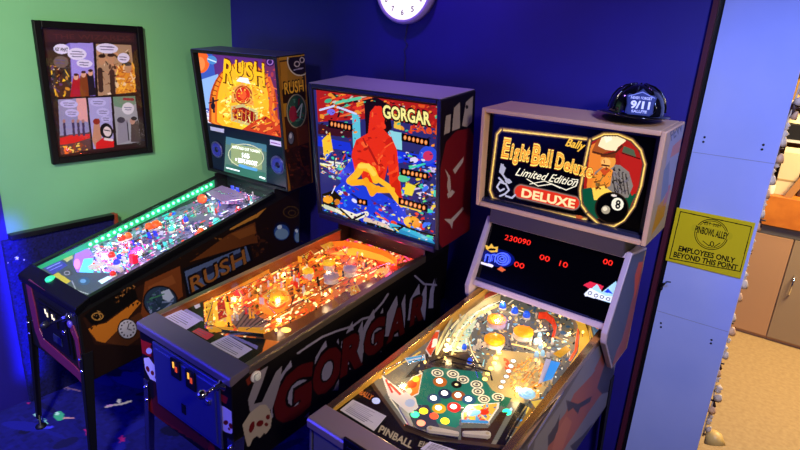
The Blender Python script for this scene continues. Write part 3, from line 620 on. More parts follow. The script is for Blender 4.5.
c.poly([(152, 400), (157, 395), (160, 404), (186, 424), (210, 444), (206, 450), (180, 430), (154, 414)], '#5a1010')
c.poly([(222, 352), (230, 358), (230, 368), (222, 362)], FL); c.poly([(218, 392), (228, 398), (226, 404), (217, 398)], FL)
SK = '#e4dcee'
c.poly([(143.8, 358), (148.8, 357.5), (155, 366), (158, 376), (156, 382), (150, 378.8), (145, 368.8)], SK)
for u, v, a, b_ in ((147.8, 369, 1.6, 3), (152.4, 373, 1.6, 2.4), (156, 377.6, 1, 1.8)): c.disc(u, v, a, b_, '#7a1414', -20)
c.poly([(218, 413), (218.8, 407.5), (222, 405.5), (226, 407.8), (231, 411), (233.8, 416.5), (235, 426.5), (231.5, 434), (225, 432), (218.8, 426.5)], SK)
for u, v, a, b_ in ((220.5, 419.5, 1.3, 3), (225.8, 422.6, 2.4, 2.4), (230.8, 426, 1.8, 3), (229, 429, 1, 1.6)): c.disc(u, v, a, b_, '#7a1414', -25)
c.disc(149, 351, 3, 3, '#c8c0e8'); c.poly([(221, 374), (226, 378), (226, 384), (221, 380)], '#b0a4d8')
c.build('front_art', art_mat('satin print', 0, .42), cab)
d, q = coin_door(F, r2, [(157, 342), (221, 386), (217, 441), (160, 402)], mat('steel coin door blue lit', '#5a62b8', .32, .75))  # blue light on the grey metal door is put into its colour
coin_bits(F, d, [(176, 367), (191, 378)], [(208.5, 402), (216, 388)], '#ffb43a')
m = MB(); P = F.hit(184, 409, (0, -.015, 0), (0, 1, 0)); m.box((P[0]-.012, -.018, P[2]-.02), (P[0]+.012, -.0145, P[2]+.02), BLACK); m.build('coin_return', d, .001)
m = MB(); P = F.hit(219.5, 381, (0, 0, 0), (0, 1, 0)); m.lathe((.235, -.001, P[2]-.005), (0, -1, 0), [(.024, 0), (.024, .005), (.01, .012), (.01, .03), (.006, .03), (.006, .06), (.014, .066), (.017, .08), (.01, .092), (0, .093)], CHROME, 16); m.build('plunger', r2)
P = F.hit(255, 376, (F.w, 0, 0), (1, 0, 0)); m = MB(); m.lathe((F.w+.001, P[1], P[2]), (1, 0, 0), [(.021, 0), (.021, .006), (.014, .007)], WH, 20); m.lathe((F.w+.006, P[1], P[2]), (1, 0, 0), [(.013, 0), (.013, .01), (.009, .013), (0, .0135)], mat('button plunger white', '#dfe4e4', .3), 16); m.build('flipper_button', r2)
# playfield
c = pf_canvas(F, '#a8541a', 260, 460, .05, alpha=.5)
reg = [(196, 338), (203, 300), (338, 228), (426, 256), (262, 342)]
PALG = ['#f8c83a', '#f2a01e', '#e86a1a', '#d8301a', '#fbe07a', '#a81a14', '#5a1e10', '#f08a2a', '#fff0b0', '#3a140c', '#c8501a', '#281008', '#7a2a10', '#1a0a06', '#b82a14', '#e84a1a', '#ffe9a0', '#5a2a08']
c.confetti(reg, PALG, 3000, .8, 2.7, seed=41, rot=-28)
c.confetti([(330, 232), (345, 230), (424, 255), (400, 268), (345, 250)], ['#e8285a', '#d81838', '#f04a8a', '#f8702a', '#a81430', '#f8a0b8'], 260, 1, 3, seed=42, e=.6)
c.poly([(204, 303), (227, 292), (232, 326), (206, 330)], '#e8a02a', .55); c.confetti([(204, 303), (227, 292), (232, 326), (206, 330)], ['#f8c83a', '#d8301a', '#f8e08a', '#c8781a'], 40, 1, 3, seed=43)
c.poly([(232, 322), (246, 308), (268, 322), (258, 336), (240, 332)], '#7a5a58', .2)
for k in range(6): c.line([(236+k*4.6, 326-k*.2), (247+k*4, 311+k*2)], 1.4, '#3a2230', .1)
c.poly([(262, 296), (284, 284), (292, 300), (276, 318), (262, 312)], '#e0701e', .6); c.ring(276, 300, 11, 9, 2, '#b83a14'); c.ring(248, 303, 5, 4, 1.4, '#c8281a')
c.poly([(330, 254), (358, 246), (398, 258), (394, 264), (360, 256)], '#f0922a', .7)
c.poly([(255, 338), (300, 318), (360, 284), (398, 264), (425, 256), (400, 280), (300, 344)], '#6a3a1a', .2)
c.disc(300, 336, 6, 2.5, '#ffe9a0', e=1); c.disc(286, 330, 5, 2.5, '#ffd060', e=1)
# apron
c.poly([(140, 318), (170, 300), (203, 300), (205, 328), (224, 335.5), (266, 339), (262, 352), (240, 368)], '#15100f', 0)
c.poly([(182, 306), (203, 318), (203.5, 322), (181, 309)], '#9a92d8', .05); c.poly([(224, 331), (258, 346), (257, 349.5), (229, 335.5)], '#8a86c8', .05)
c.poly([(193, 304.5), (199, 302), (200.5, 306.5), (196, 309)], '#c8c0e0', .05)
pl = c.build('playfield', art_mat('lit playfield warm', 2.2, .3), r2)
CARD = art_mat('card stock', 1, .55)
def card(F, pl, pts, base, lines, seed, h=.006, name='instruction_card'):
    P = [np.array(F.pf(u, v, h)) for u, v in pts]; c = Canvas(F, P[0], P[1]-P[0], P[3]-P[0], 70, 50, base, .16, far=P[2])
    rg = random.Random(seed); p = [np.array(q) for q in pts]
    for k in range(lines):
        t = .16+.7*k/max(1, lines-1); a = p[0]+(p[3]-p[0])*t; b = p[1]+(p[2]-p[1])*t; x = rg.uniform(.5, .86)
        c.line([tuple(a+(b-a)*.1), tuple(a+(b-a)*x)], .55, '#5a5670')
    return c.build(name, CARD, pl)
card(F, pl, [(163.5, 317), (186, 329.8), (201.5, 320.5), (181, 309.5)][0:4], '#c0b4e8', 6, 1)
card(F, pl, [(210, 343.5), (238, 358.5), (252.5, 349.3), (227.5, 335)], '#c8c0dc', 7, 2)
card(F, pl, [(192, 331.5), (207, 340), (214.5, 335), (199, 327.8)], '#c8384e', 3, 3, name='price_card')
GREY = mat('lilac bumper cap', '#c0a8a8', .3, emit=.12); YB = mat('yellow bumper cap', '#f0c01e', .3, emit=.5); 
pop_bumper(F, pl, 331, 272, GREY, .036, .05); pop_bumper(F, pl, 350, 265.5, GREY, .034, .05); pop_bumper(F, pl, 329, 260, YB, .03, .045); pop_bumper(F, pl, 308, 268, YB, .026, .045)
AMB = mat('amber plastic', '#f0a828', .3, emit=.35); ROR = mat('red plastic', '#d8281a', .3, emit=.3)
M2_PLASTICS = (([(205, 304), (213, 300), (214, 324), (207, 326)], '#e8a428'), ([(216, 299), (224, 294), (228, 318), (218, 322)], '#c8281a'), ([(262, 296), (274, 288), (288, 291), (290, 300), (276, 308)], '#f0a02a'), ([(238, 291), (250, 284), (255, 289), (242, 298)], '#d8381a'), ([(318, 244), (328, 239), (336, 245), (326, 251)], '#f0b83a'), ([(374, 271), (387, 265), (391, 271), (381, 278)], '#e8c850'), ([(346, 289), (357, 284), (361, 291), (351, 296)], '#e8a428'), ([(301, 256), (311, 250), (316, 256), (307, 262)], '#d8481a'))
for k, (pts, bc) in enumerate(M2_PLASTICS):
    printed(F, pl, pts, bc, lambda q, pts=pts, k=k: q.confetti(pts, ['#f8d03a', '#d8301a', '#f8e8a0', '#7a1a10', '#e8821e', '#3a140c', '#f0b02a'], 36, .5, 1.8, seed=100+k), .028, 'printed_plastic', '#f0c85a')
band(F, pl, [(326, 247), (345, 246), (365, 250), (382, 255), (392, 260), (397, 266)], mat('orange ball guide', '#e8861e', .3, emit=.3), .03)
band(F, pl, [(206, 326), (224, 334), (264, 338)], STEEL, .02)
band(F, pl, [(340, 236), (300, 256), (262, 277), (225, 297)], mat('amber guide', '#d8922a', .35, emit=.15), .02)
rg = random.Random(8)
for k in range(60):
    t, s_ = rg.random(), rg.random(); u = 214+t*160; v = 304-t*66+s_*(30)
    post(F, pl, u, v, rg.choice([POSTM, AMB, ROR, WH, BLACK]), .005, .03)
for u, v in ((365, 261), (375, 264), (366, 276), (376, 276), (345, 250), (322, 251), (299, 299), (290, 318), (276, 330), (300, 334), (214, 318), (240, 300), (258, 290), (282, 276), (305, 272), (362, 254), (355, 280), (330, 290), (316, 305), (232, 306), (270, 318)): bulb(F, pl, u, v, WARM, .0055, .022)
for u, v in ((238, 296), (245, 293), (288, 284), (296, 288), (310, 280), (300, 262), (262, 304), (340, 276)): target(F, pl, u, v, rg.choice([ROR, AMB, WH]), .02, .03, .5)
for pts in ([(214, 300), (240, 288), (262, 278), (290, 264)], [(246, 330), (290, 308), (340, 282), (390, 262)], [(205, 328), (213, 302), (217, 300)], [(300, 240), (320, 250), (322, 262)], [(340, 248), (350, 258), (344, 266)], [(270, 292), (268, 306), (276, 314)]): wire(F, pl, pts, STEEL, .03, .0016)
flipper(F, pl, 212, 332, 232, 332, AMB); flipper(F, pl, 262, 334, 240, 333, AMB)
for x, y in ((-.16, .35), (.12, .35), (-.15, .62), (.13, .6), (-.12, .9), (.14, .88), (0, .75), (0, .45)): point_lamp(F, r2, x, y, .045, '#ffdca8', .13)
point_lamp(F, r2, .12, 1.05, .05, '#ff3a5a', .7); point_lamp(F, r2, -.12, 1.05, .05, '#ff5a3a', .3)
# head
bb, BP, H, dep = backbox(F, r2, mat('black head paint', '#1c1828', .35), .022, .020, top=mat('dusty grey lit top', '#a89cb4', .6))  # dust and light on the black top are put into this grey
A, B = F.BF, F.TF
o, ex, ey, n = F.panel(A, B, .014, [(320, 90.5), (438, 106), (434, 247), (322, 211)])
c = Canvas(F, o, ex, ey, 330, 330, '#2a2a6a', 1.)
c.poly([(316, 88), (442, 104), (442, 130), (380, 118), (318, 122)], '#a81a16'); c.confetti([(320, 92), (372, 97), (372, 112), (320, 120)], ['#d8301a', '#e8602a', '#5a1410', '#3aa87a', '#1a0a0a', '#c8b0a0', '#e8902a'], 60, 1.5, 5, seed=51, rot=-18)
c.confetti([(386, 100), (440, 107), (440, 140), (390, 128)], ['#d8501a', '#8a1a14', '#e8902a', '#c82a1a', '#1a0a0a'], 50, 1.5, 4.5, seed=52)
c.line([(336, 103), (350, 100), (360, 98)], 3, '#5ac89a'); c.line([(320, 110), (334, 106), (346, 110), (356, 114)], 2, '#c8d0f0'); c.disc(331, 112, 4, 3, '#6a6ae0')
c.poly([(318, 136), (350, 143), (352, 152), (318, 146)], '#1a30c8'); c.poly([(390, 150), (440, 158), (440, 168), (390, 160)], '#1a34d8'); c.poly([(318, 124), (352, 128), (352, 138), (318, 134)], '#3a1018')
c.poly([(352, 114), (360, 115), (361, 150), (353, 148)], '#5ac0d0'); c.poly([(388, 130), (402, 133), (402, 150), (390, 148)], '#8ad0d8')
c.confetti([(320, 148), (352, 152), (352, 176), (320, 172)], ['#e8d05a', '#f0b02a', '#3ac8a0', '#e8e8c8', '#1a3ac8', '#d83a1a', '#1a1a3a'], 90, 1, 3.4, seed=53)
c.confetti([(396, 152), (440, 160), (440, 245), (400, 225)], ['#1a40d8', '#3a70e8', '#1a1a4a', '#3ac8b0', '#e8c83a', '#d8301a', '#c8b8e0', '#0e0e24', '#5ad87a'], 200, 1.2, 4, seed=54, streak=.1)
c.poly([(322, 140), (330, 132), (333, 150), (324, 156)], '#f0c02a'); c.disc(428, 155, 9, 9, '#2a48d0'); c.disc(428, 156, 5, 5, '#c8305a'); c.disc(414, 160, 4, 3, '#d8d0f0')
# central red standing stone in front of a black cleft (generic)
c.poly([(364, 100), (376, 97), (388, 104), (392, 128), (384, 136), (366, 134)], '#160808')
c.poly([(350, 186), (352, 152), (356, 140), (368, 133), (370, 112), (375, 106), (381, 106), (385, 114), (384, 130), (392, 138), (397, 150), (399, 172), (402, 196), (390, 190), (388, 165), (384, 182), (364, 184), (360, 170)], '#e02c12')
c.confetti([(354, 180), (356, 142), (370, 134), (372, 112), (384, 114), (396, 150), (400, 186)], ['#f0481e', '#c81e0e', '#e83818', '#f0602a', '#a8180c'], 70, 1.4, 4.4, seed=55)
c.poly([(390, 186), (398, 178), (403, 200), (398, 204)], '#c8220e')
c.poly([(338, 176), (352, 158), (356, 176), (344, 190)], '#1a2ec8')
c.poly([(322, 200), (342, 182), (372, 188), (404, 206), (412, 236), (380, 228), (340, 212)], '#1c3ad0'); c.confetti([(328, 200), (345, 184), (402, 204), (408, 232), (350, 212)], ['#1a48e0', '#2a6ae8', '#12207a', '#e0401a', '#d8d8f0', '#3a2a9a', '#7a1a3a'], 110, 1.4, 4, seed=56, rot=35, streak=.12)
# golden draped scarf
c.line([(350, 181), (357, 174), (362, 166), (372, 170), (376, 180)], 7.5, '#f5b41e'); c.line([(360, 166), (368, 166), (374, 174)], 5, '#fbd04a'); c.line([(352, 183), (364, 182), (378, 190), (392, 190)], 6, '#f2aa1c'); c.line([(376, 178), (388, 186), (396, 198), (402, 205)], 5, '#f5b82a'); c.line([(366, 180), (372, 194), (378, 188)], 5, '#f0a01a')
c.poly([(322, 194), (334, 190), (342, 198), (336, 207), (323, 206)], '#1a1208'); c.disc(328, 199.5, 5, 4, '#f0a02a'); c.disc(337, 202, 3, 3, '#c8781e')
for pts, col in (([(326, 206), (340, 211), (356, 219)], '#c8d0b0'), ([(338, 210), (356, 217), (366, 214)], '#e8e4c8'), ([(366, 220), (384, 226), (396, 232)], '#d8c0a8'), ([(392, 226), (412, 233), (430, 241)], '#3ab0d0'), ([(396, 230), (418, 240), (432, 244)], '#2a88b8')): c.line(pts, 5.5, col)
for pts in ([(324, 203), (340, 209), (352, 220), (364, 214)], [(352, 220), (372, 224), (394, 232), (404, 226)], [(398, 224), (420, 232), (436, 236)]): c.line(pts, 2, '#0e0c12')
c.disc(412, 222, 8, 6, '#e8a01e', 15); c.disc(407, 221, 3.4, 4, '#f0c04a'); c.disc(417, 224, 3.4, 4, '#e88a1e'); c.poly([(406, 182), (416, 186), (412, 196), (404, 194)], '#e8d43a'); c.disc(404, 178, 6, 4, '#5ac890'); c.poly([(394, 114), (400, 114), (401, 130), (394, 128)], '#e8b83a')
c.confetti([(320, 91), (438, 106), (434, 150), (400, 140), (388, 104), (366, 104), (352, 150), (320, 140)], ['#e83a1a', '#f0902a', '#1a0a0a', '#3ab08a', '#5a1410', '#c8c0b0', '#a81a14'], 260, .6, 2.2, seed=57, rot=-15, streak=.1)
c.confetti([(320, 150), (352, 150), (350, 200), (408, 205), (402, 150), (437, 155), (434, 246), (322, 210)], ['#1a2ab8', '#3a80f0', '#0e0e2a', '#f0b83a', '#e84a2a', '#d8d8e8', '#3ab8a0', '#5a1a5a', '#1a1a1a', '#e8e05a'], 420, .6, 2.2, seed=58, rot=20, streak=.1)
def score(u0, v0, u1, v1, n, h):
    up = np.array([u0-u1, 0])*0; du, dv = u1-u0, v1-v0
    c.poly([(u0-1.5, v0-h), (u1+1.5, v1-h), (u1+1.5, v1+h), (u0-1.5, v0+h)], '#0e0806', .2)
    for k in range(n):
        t = (k+.5)/n; c.disc(u0+du*t, v0+dv*t, abs(du)/n*.36, h*.62, '#f0b070'); c.ring(u0+du*t, v0+dv*t, abs(du)/n*.36, h*.62, .7, '#e8782a')
score(330, 123.5, 351, 128, 6, 3.8); score(403, 137, 428, 143, 6, 3.8); score(402, 171.5, 427, 176.5, 6, 3.6); score(400, 201, 426, 208.5, 6, 3.6); score(358.5, 201, 366, 203, 2, 3)
c.text('Ae', (416, 132), (432, 134), (0, -8), '#d84a1e', .03)
for b_, col in ((.10, '#120a06'), (.03, '#f8ef8e')): c.text('GORGAR', (383.5-b_*12, 117+b_*8), (430.5+b_*12, 125+b_*8), (-.6, -12-b_*12), col, b_)
c.build('backglass', art_mat('lit backglass', 1.0, .15, .25, 0, .15), bb)
m = MB(); TR = mat('violet black trim', '#2a2248', .3, .3)
w_ = F.wb
m.hexa([BP(-w_+.02, -.012, -.012), BP(w_-.02, -.012, -.012), BP(w_-.02, .01, -.012), BP(-w_+.02, .01, -.012), BP(-w_+.02, -.012, .016), BP(w_-.02, -.012, .016), BP(w_-.02, .01, .016), BP(-w_+.02, .01, .016)], TR); m.build('lower_trim', bb, .003)
q = [np.array(v) for v in (BP(F.wb+.001, .002, .006), BP(F.wb+.001, dep-.002, .006), BP(F.wb+.001, dep-.002, H-.006), BP(F.wb+.001, .002, H-.006))]
c = Canvas(F, q[0], q[1]-q[0], q[3]-q[0], 130, 280, '#0b0809', far=q[2])
c.poly([(440, 170), (446, 142), (456, 131), (470, 128), (476, 140), (474, 170), (470, 200), (470, 235), (462, 245), (444, 252), (438, 240)], '#6a1012')
for pts in ([(444, 135), (446, 116), (451, 114), (450, 132)], [(452, 131), (454, 108), (460, 102), (460, 128)], [(462, 126), (466, 102), (473, 96), (472, 122), (467, 127)]): c.poly(pts, '#a49a98')
c.disc(467, 107, 1.4, 2, '#0b0809'); 
for pts in ([(445, 169), (450, 176), (451, 188), (449, 196), (447, 186), (448, 178)], [(453, 170), (464, 156), (463, 162), (455, 174)], [(447, 194), (452, 190), (455, 192), (451, 197), (448, 198)], [(444, 219), (451, 219), (463, 207), (464, 209), (453, 222), (452, 229), (450, 224)]): c.poly(pts, '#b0a49c')
c.build('head_side_art', art_mat('satin print', 0, .42), bb)

# ================================================================== EIGHT BALL DELUXE machine (front right)
F = FE
r3 = empty('pinball_machine', (F.x, F.y, 0), F.yaw, 'tan framed pinball machine lettered Eight Ball Deluxe, nearest the white panel', 'pinball machine', 'pinball machines along the blue wall')
GOLDW = mat('honey side wood', '#d8a648', .3); TAN = mat('tan cabinet paint', '#cda684', .45); GRY = mat('grey lilac paint', '#b4a4b4', .4)
cab, bar, rails = base_machine(F, r3, mat('cabinet slate paint', '#5d5d70', .45), GOLDW, mat('gold lit rail', '#d2b078', .22, .95), mat('steel lock bar lit', '#b4a4a4', .36, .6), BLACKM, neck=False, y_end=1.30)
c = side_canvas(F, F.w+.001, [(.004, F.zb[0]+.004), (1.29, F.zb[1]+.004), (1.29, 1.035), (.004, .862)], 420, 170, '#4a4c5e')
TER, NV = '#8a4a46', '#20223c'
c.poly([(600, 338), (611, 332), (622, 360), (616, 392), (570, 455), (530, 470), (535, 440), (560, 405)], '#6a6c80')
c.poly([(566, 412), (574, 394), (592, 375), (603, 358), (606, 372), (603, 392), (590, 410), (577, 430), (560, 455), (546, 455), (552, 432)], TER)
c.poly([(594, 370), (603, 352), (604, 366)], TER); c.poly([(566, 400), (578, 404), (592, 396), (590, 402), (580, 408), (578, 414), (573, 408), (568, 412)], NV)
c.poly([(548, 436), (556, 424), (560, 414), (558, 430), (554, 440), (548, 446)], NV); c.poly([(570, 446), (582, 436), (592, 424), (586, 440), (574, 452)], NV); c.poly([(604, 366), (612, 352), (616, 390), (602, 394), (597, 388)], '#34364e')
c.poly([(556, 434), (566, 416), (572, 422), (562, 450), (552, 450)], '#9a5a50')
c.build('side_art', art_mat('satin print', 0, .42), cab)
d, q = coin_door(F, r3, [(345, 448), (400, 470), (400, 540), (345, 520)], mat('black coin door', '#0d0d18', .35, .4)); coin_bits(F, d, [(360, 475)], [(375, 500)], '#e8562a')
m = MB(); m.lathe((.235, -.001, .80), (0, -1, 0), [(.024, 0), (.024, .005), (.01, .012), (.01, .03), (.006, .03), (.006, .06), (.014, .066), (.017, .08), (.01, .092), (0, .093)], CHROME, 16); m.build('plunger', r3)
for s in (-1, 1):
    m = MB(); m.lathe((s*(F.w+.001), .085, .845), (s, 0, 0), [(.02, 0), (.02, .006), (.013, .007), (.013, .013), (0, .0145)], WH, 18); m.build('flipper_button', r3)
# playfield
c = pf_canvas(F, '#6a6458', 330, 600, .05, alpha=.3)
c.poly([(440, 340), (470, 300), (500, 288), (590, 300), (600, 330), (560, 400), (520, 440), (440, 440), (380, 400)], '#5a5a52')
c.confetti([(455, 340), (480, 300), (560, 300), (590, 330), (560, 370), (500, 350)], ['#4a5a68', '#8a7a4a', '#c8b87a', '#3a3a3a', '#a8c8d0', '#d8d0b0', '#6a5a3a', '#2a4a6a'], 200, 1.2, 3.6, seed=61)
c.poly([(444, 345), (462, 316), (490, 300), (498, 305), (478, 318), (466, 345), (462, 360)], '#b8c8a8'); c.confetti([(446, 345), (464, 316), (492, 302), (478, 318), (466, 350)], ['#d8e8c8', '#8ab09a', '#f0f4e0', '#6a8a8a', '#c8d8b8', '#e8e8d8'], 90, 1, 2.6, seed=62)
c.confetti([(448, 345), (470, 303), (560, 298), (592, 330), (556, 380), (476, 372)], ['#e8e0c0', '#1e1e22', '#6aa0b8', '#c8983a', '#8a7040', '#4a3a2a', '#2a3a48', '#e8c87a', '#8ad0d8', '#14141a', '#a88a4a', '#3a4a5a'], 620, .6, 2.1, seed=66, rot=20)
c.poly([(478, 386), (488, 360), (500, 350), (538, 354), (556, 372), (540, 398), (520, 404), (500, 398)], '#a08a58', .32)
c.confetti([(505, 372), (528, 356), (552, 368), (536, 398), (515, 398)], ['#d8822a', '#e8a03a', '#b86a2a', '#e8c06a', '#c8a868', '#a06a3a'], 330, .7, 2.4, seed=63, rot=-50)
c.text('3', (505, 369), (511, 371), (-2, -11), '#d84a2a', .05)
c.poly([(405, 378), (430, 350), (468, 352), (476, 368), (460, 376), (430, 372)], '#3a3226', .1); c.confetti([(410, 376), (430, 350), (468, 352), (474, 368), (440, 372)], ['#1a1612', '#6a5a3a', '#a89868', '#4a3a2a', '#2a2a34'], 70, 1.2, 4, seed=64, rot=12)
c.poly([(424, 370), (434, 367), (480, 372), (492, 390), (508, 400), (498, 408), (470, 415), (456, 428), (424, 420), (412, 408), (418, 390)], '#1e6a58', .28)
c.poly([(497, 395), (512, 398), (506, 408), (496, 404)], '#1a5a44', .28); c.poly([(412, 405), (428, 405), (440, 428), (420, 430), (408, 420)], '#3a3a4a', .2)
for pts, w_, col in (([(437, 354), (450, 330), (468, 309), (500, 292)], 2, '#e8d8a0'), ([(441, 356), (454, 332), (472, 313), (502, 297)], 1, '#5a4a2a'), ([(452, 354), (463, 331), (479, 314), (502, 304)], 2, '#d8c07a'), ([(448, 352), (460, 330), (477, 312), (500, 301)], .8, '#f8f4dc'), ([(590, 346), (560, 396), (529, 447)], 3, '#f0c050'), ([(582, 348), (552, 396), (520, 447)], 1.2, '#7a4a1a'), ([(505, 290), (530, 293), (556, 299)], 2, '#d8b860'), ([(510, 297), (534, 300), (548, 308)], 1.2, '#a89058'), ([(468, 338), (472, 352), (480, 366)], 1.2, '#e8d8a0'), ([(512, 344), (530, 348), (545, 356)], 1.4, '#e8c87a'), ([(488, 350), (500, 348), (514, 350)], 1, '#2a2a2a'), ([(380, 378), (398, 366), (420, 352)], 1.6, '#d8b04a'), ([(390, 398), (400, 412), (408, 426)], 1.4, '#c8c0a8')): c.line(pts, w_, col, .35)
def insert(u, v, col, rim=None, r=5.2, core=None, e=.9):
    if rim: c.disc(u, v, r*1.42, r*1.05, rim, 8)
    c.disc(u, v, r, r*.72, col, 8, e)
    if core: c.disc(u, v, r*.5, r*.36, core, 8)
for u, v in ((437.5, 373), (453, 374), (463, 379.6), (476.6, 384.4), (478, 391.4), (484, 399), (498, 397)):
    c.disc(u, v, 6.2, 4, '#d8cfae', 8, .35); c.ring(u, v, 4.6, 3, 1.1, '#3a342a', 8); c.disc(u, v, 1.6, 1.1, '#4a443a', 8)
c.disc(456.5, 384.5, 5.4, 3.7, '#0e0c0c', 8); c.disc(456.5, 384.5, 1.8, 1.2, '#d8c890', 8, .5)
for u, v, rim in ((440, 381, '#a85a1e'), (445, 393, '#1e2a4a'), (434, 398, '#2a4a6a'), (458.5, 395, '#8a4a1e'), (454, 406.5, '#c8281a'), (439, 407.7, '#c8a01e'), (469, 399, '#1e4a6a')):
    c.disc(u, v+.8, 7, 5, rim, 8, .3); c.disc(u-.5, v, 3.3, 2.4, '#fffbea', 8, 1.2)
for u, v, col in ((423.5, 411, '#f8d01e'), (434, 416, '#e8401e'), (445, 421, '#f8d01e'), (415, 414.5, '#3ad88a'), (507, 412, '#1ef0b0'), (408, 427, '#e8701e'), (421, 423, '#d87a5a')): c.disc(u, v, 4.4, 3.2, col, 8, 1.1)
for u, v in ((494.4, 363), (491, 368.4), (488, 373.6), (485, 379), (499, 353), (496, 358)): c.disc(u, v, 3.2, 2.3, '#3a2a1a', 8); c.disc(u, v, 2.7, 1.9, '#ffdc6a', 8, 1.1)
for u, v in ((513.4, 361), (508.6, 371), (506.4, 376.4), (503, 381.6), (501, 387), (511, 366)): c.disc(u, v, 3.2, 2.3, '#4a4038', 8); c.disc(u, v, 2.6, 1.8, '#d8d8d4', 8, .45)
for u, v in ((447, 345), (446, 350), (449, 340)): c.disc(u, v, 4, 2.8, '#3a2a1a', 8); c.disc(u, v, 3, 2, '#ffeaa0', 8, 1.1)
c.confetti([(508, 410), (520, 400), (556, 366), (566, 385), (530, 430), (505, 445)], ['#e8c84a', '#3a9ae0', '#f0e8d0', '#1a1410', '#c8822a', '#5a3a1a', '#a8d8f0'], 160, .8, 2.4, seed=67)
c.poly([(556, 299), (572, 304), (588, 318), (594, 340), (590, 356), (566, 392), (528, 446), (520, 446), (556, 388), (578, 352), (580, 332), (570, 312)], '#d8a83a', .35)
c.confetti([(558, 300), (574, 306), (592, 330), (588, 356), (530, 440), (524, 440), (578, 350), (578, 330)], ['#f0c85a', '#c8902a', '#e8b84a', '#f8e09a', '#a8782a'], 60, 1.5, 5, seed=65, rot=-55)
c.line([(560, 308), (572, 318), (578, 332), (576, 350), (570, 360)], 2.4, '#e04a1e', .5); c.line([(569, 306), (584, 318), (591, 338), (586, 358)], 1.4, '#3a2a12', .1)
c.poly([(574, 302), (606, 314), (607, 330), (596, 344), (592, 326)], '#5a8aa8', .3); c.poly([(582, 312), (590, 308), (604, 316), (606, 324), (598, 330), (588, 320)], '#f08a1e', .7); c.disc(600, 322, 4.4, 4, '#e8281a', e=.8); c.disc(592, 315, 4, 2.6, '#f8c83a', e=.8)
c.poly([(520, 446), (540, 412), (548, 416), (530, 450)], '#2a1a0e', .0); c.poly([(495, 446), (520, 402), (528, 406), (505, 446)], '#141012', .0); c.poly([(506, 446), (530, 408), (536, 410), (514, 448)], '#a8782a', .25); c.poly([(461, 428), (488, 428), (500, 412), (508, 412), (490, 446), (461, 444)], '#3a2416', .1)
# apron
c.poly([(325, 405), (366, 378), (372, 380), (404, 429), (430, 440), (520, 450), (520, 470), (380, 470)], '#131011', .0)
c.line([(367, 377), (405, 429), (432, 438), (520, 449)], 3.4, '#5a4634', .0)
c.text('PINBALL', (378, 431.5), (411, 448.5), (3.2, -6.4), '#8a7a66', .03); c.text('BALLY', (359, 394), (372, 400.5), (2, -4.6), '#b8622a', .03, .3); c.text('EIGHT', (418, 446), (440, 450), (2, -5), '#8a7a66', .02)
c.disc(376, 400.8, 4.2, 3.2, '#b8c0e8', 8)
pl = c.build('playfield', art_mat('lit playfield amber', 2.7, .25), r3)
card(F, pl, [(340, 410), (374, 431), (386.5, 416), (353, 399.5)], '#cfc8d4', 8, 11); card(F, pl, [(420, 449), (455, 462), (462, 452), (430, 441.5)], '#cfc8e4', 7, 12)
CAP = mat('amber bumper cap', '#ffa61e', .25, emit=.75, emit_col='#ff9a12')
pop_bumper(F, pl, 497, 316, CAP, .040, .045); pop_bumper(F, pl, 524, 328, CAP, .040, .045); pop_bumper(F, pl, 495, 335, CAP, .041, .045)
BD = mat('blue lamp dome', '#1e5af0', .2, emit=.5)
for u, v in ((503, 302), (515, 307), (527, 311)): dome(F, pl, u, v, BD, .0155, .036)
for u, v in ((464.5, 344), (470, 358)): dome(F, pl, u, v, BD, .010, .028)
SKY = mat('sky blue target', '#3a9ae8', .25, emit=.45); CYN = mat('pale blue plastic', '#a8dcf0', .25, emit=.35)
ORED = mat('orange red plastic', '#e8421e', .3, emit=.4)
band(F, pl, [(538, 318), (546, 318), (553, 324), (556, 332), (553, 342)], ORED, .03, .007)
band(F, pl, [(497, 294), (489, 297), (476, 303), (466, 311)], mat('dull red plastic', '#c8452a', .3, emit=.2), .02, .005)
for pts in ([(435, 355), (444, 335), (458, 314), (476, 301), (500, 291)], [(448, 350), (456, 332), (468, 317), (484, 306), (500, 300)], [(505, 290), (530, 294), (556, 300), (574, 310), (588, 326), (590, 344)], [(560, 308), (571, 318), (577, 332), (574, 352)]): band(F, pl, pts, mat('bright lane guide', '#e8dcb0', .25, .4), .03)
for pts in ([(527, 450), (560, 398), (582, 360), (590, 344)], [(517, 450), (548, 402)], [(505, 443), (515, 425), (528, 405)], [(405, 427), (430, 437), (458, 441)]): band(F, pl, pts, STEEL, .018)
plastic(F, pl, [(551, 361), (560, 363), (552, 379), (543, 382)], SKY, .03); plastic(F, pl, [(546, 359), (551, 360), (543, 382), (538, 384)], WH, .024)
printed(F, pl, [(461, 413), (468, 405), (500, 402), (499, 408), (488, 424), (461, 423)], '#e8b84a', lambda q: (q.confetti([(462, 412), (470, 406), (498, 403), (488, 422), (462, 422)], ['#f0902a', '#5aa0d8', '#d84a2a', '#f8e0a0', '#3a6ab0', '#e8c03a'], 60, 1, 3.6, seed=71), q.disc(484, 412, 5, 3, '#c8301a', 0), q.disc(474, 413, 7, 3, '#6ab0e0', -10), q.line([(461, 421), (487, 422)], 3, '#3a90d8')), .03)
printed(F, pl, [(381, 374), (393, 384), (416, 398), (419, 408), (409, 414), (388, 396)], '#e8ddd0', lambda q: (q.line([(390, 384), (400, 394)], 2.4, '#d84a3a'), q.line([(396, 384), (404, 392)], 1.6, '#e87a5a'), q.line([(386, 380), (392, 392)], 2, '#c83a2a'), q.disc(410, 403, 5, 4, '#b8c8e0')), .028)
printed(F, pl, [(403, 388), (412, 377), (423, 372), (419, 394), (411, 398)], '#e8862a', lambda q: (q.disc(412, 384, 5, 4, '#d8481e'), q.disc(416, 379, 3.5, 3, '#f8c83a'), q.disc(409, 391, 3, 3, '#f8e8c0')), .028)
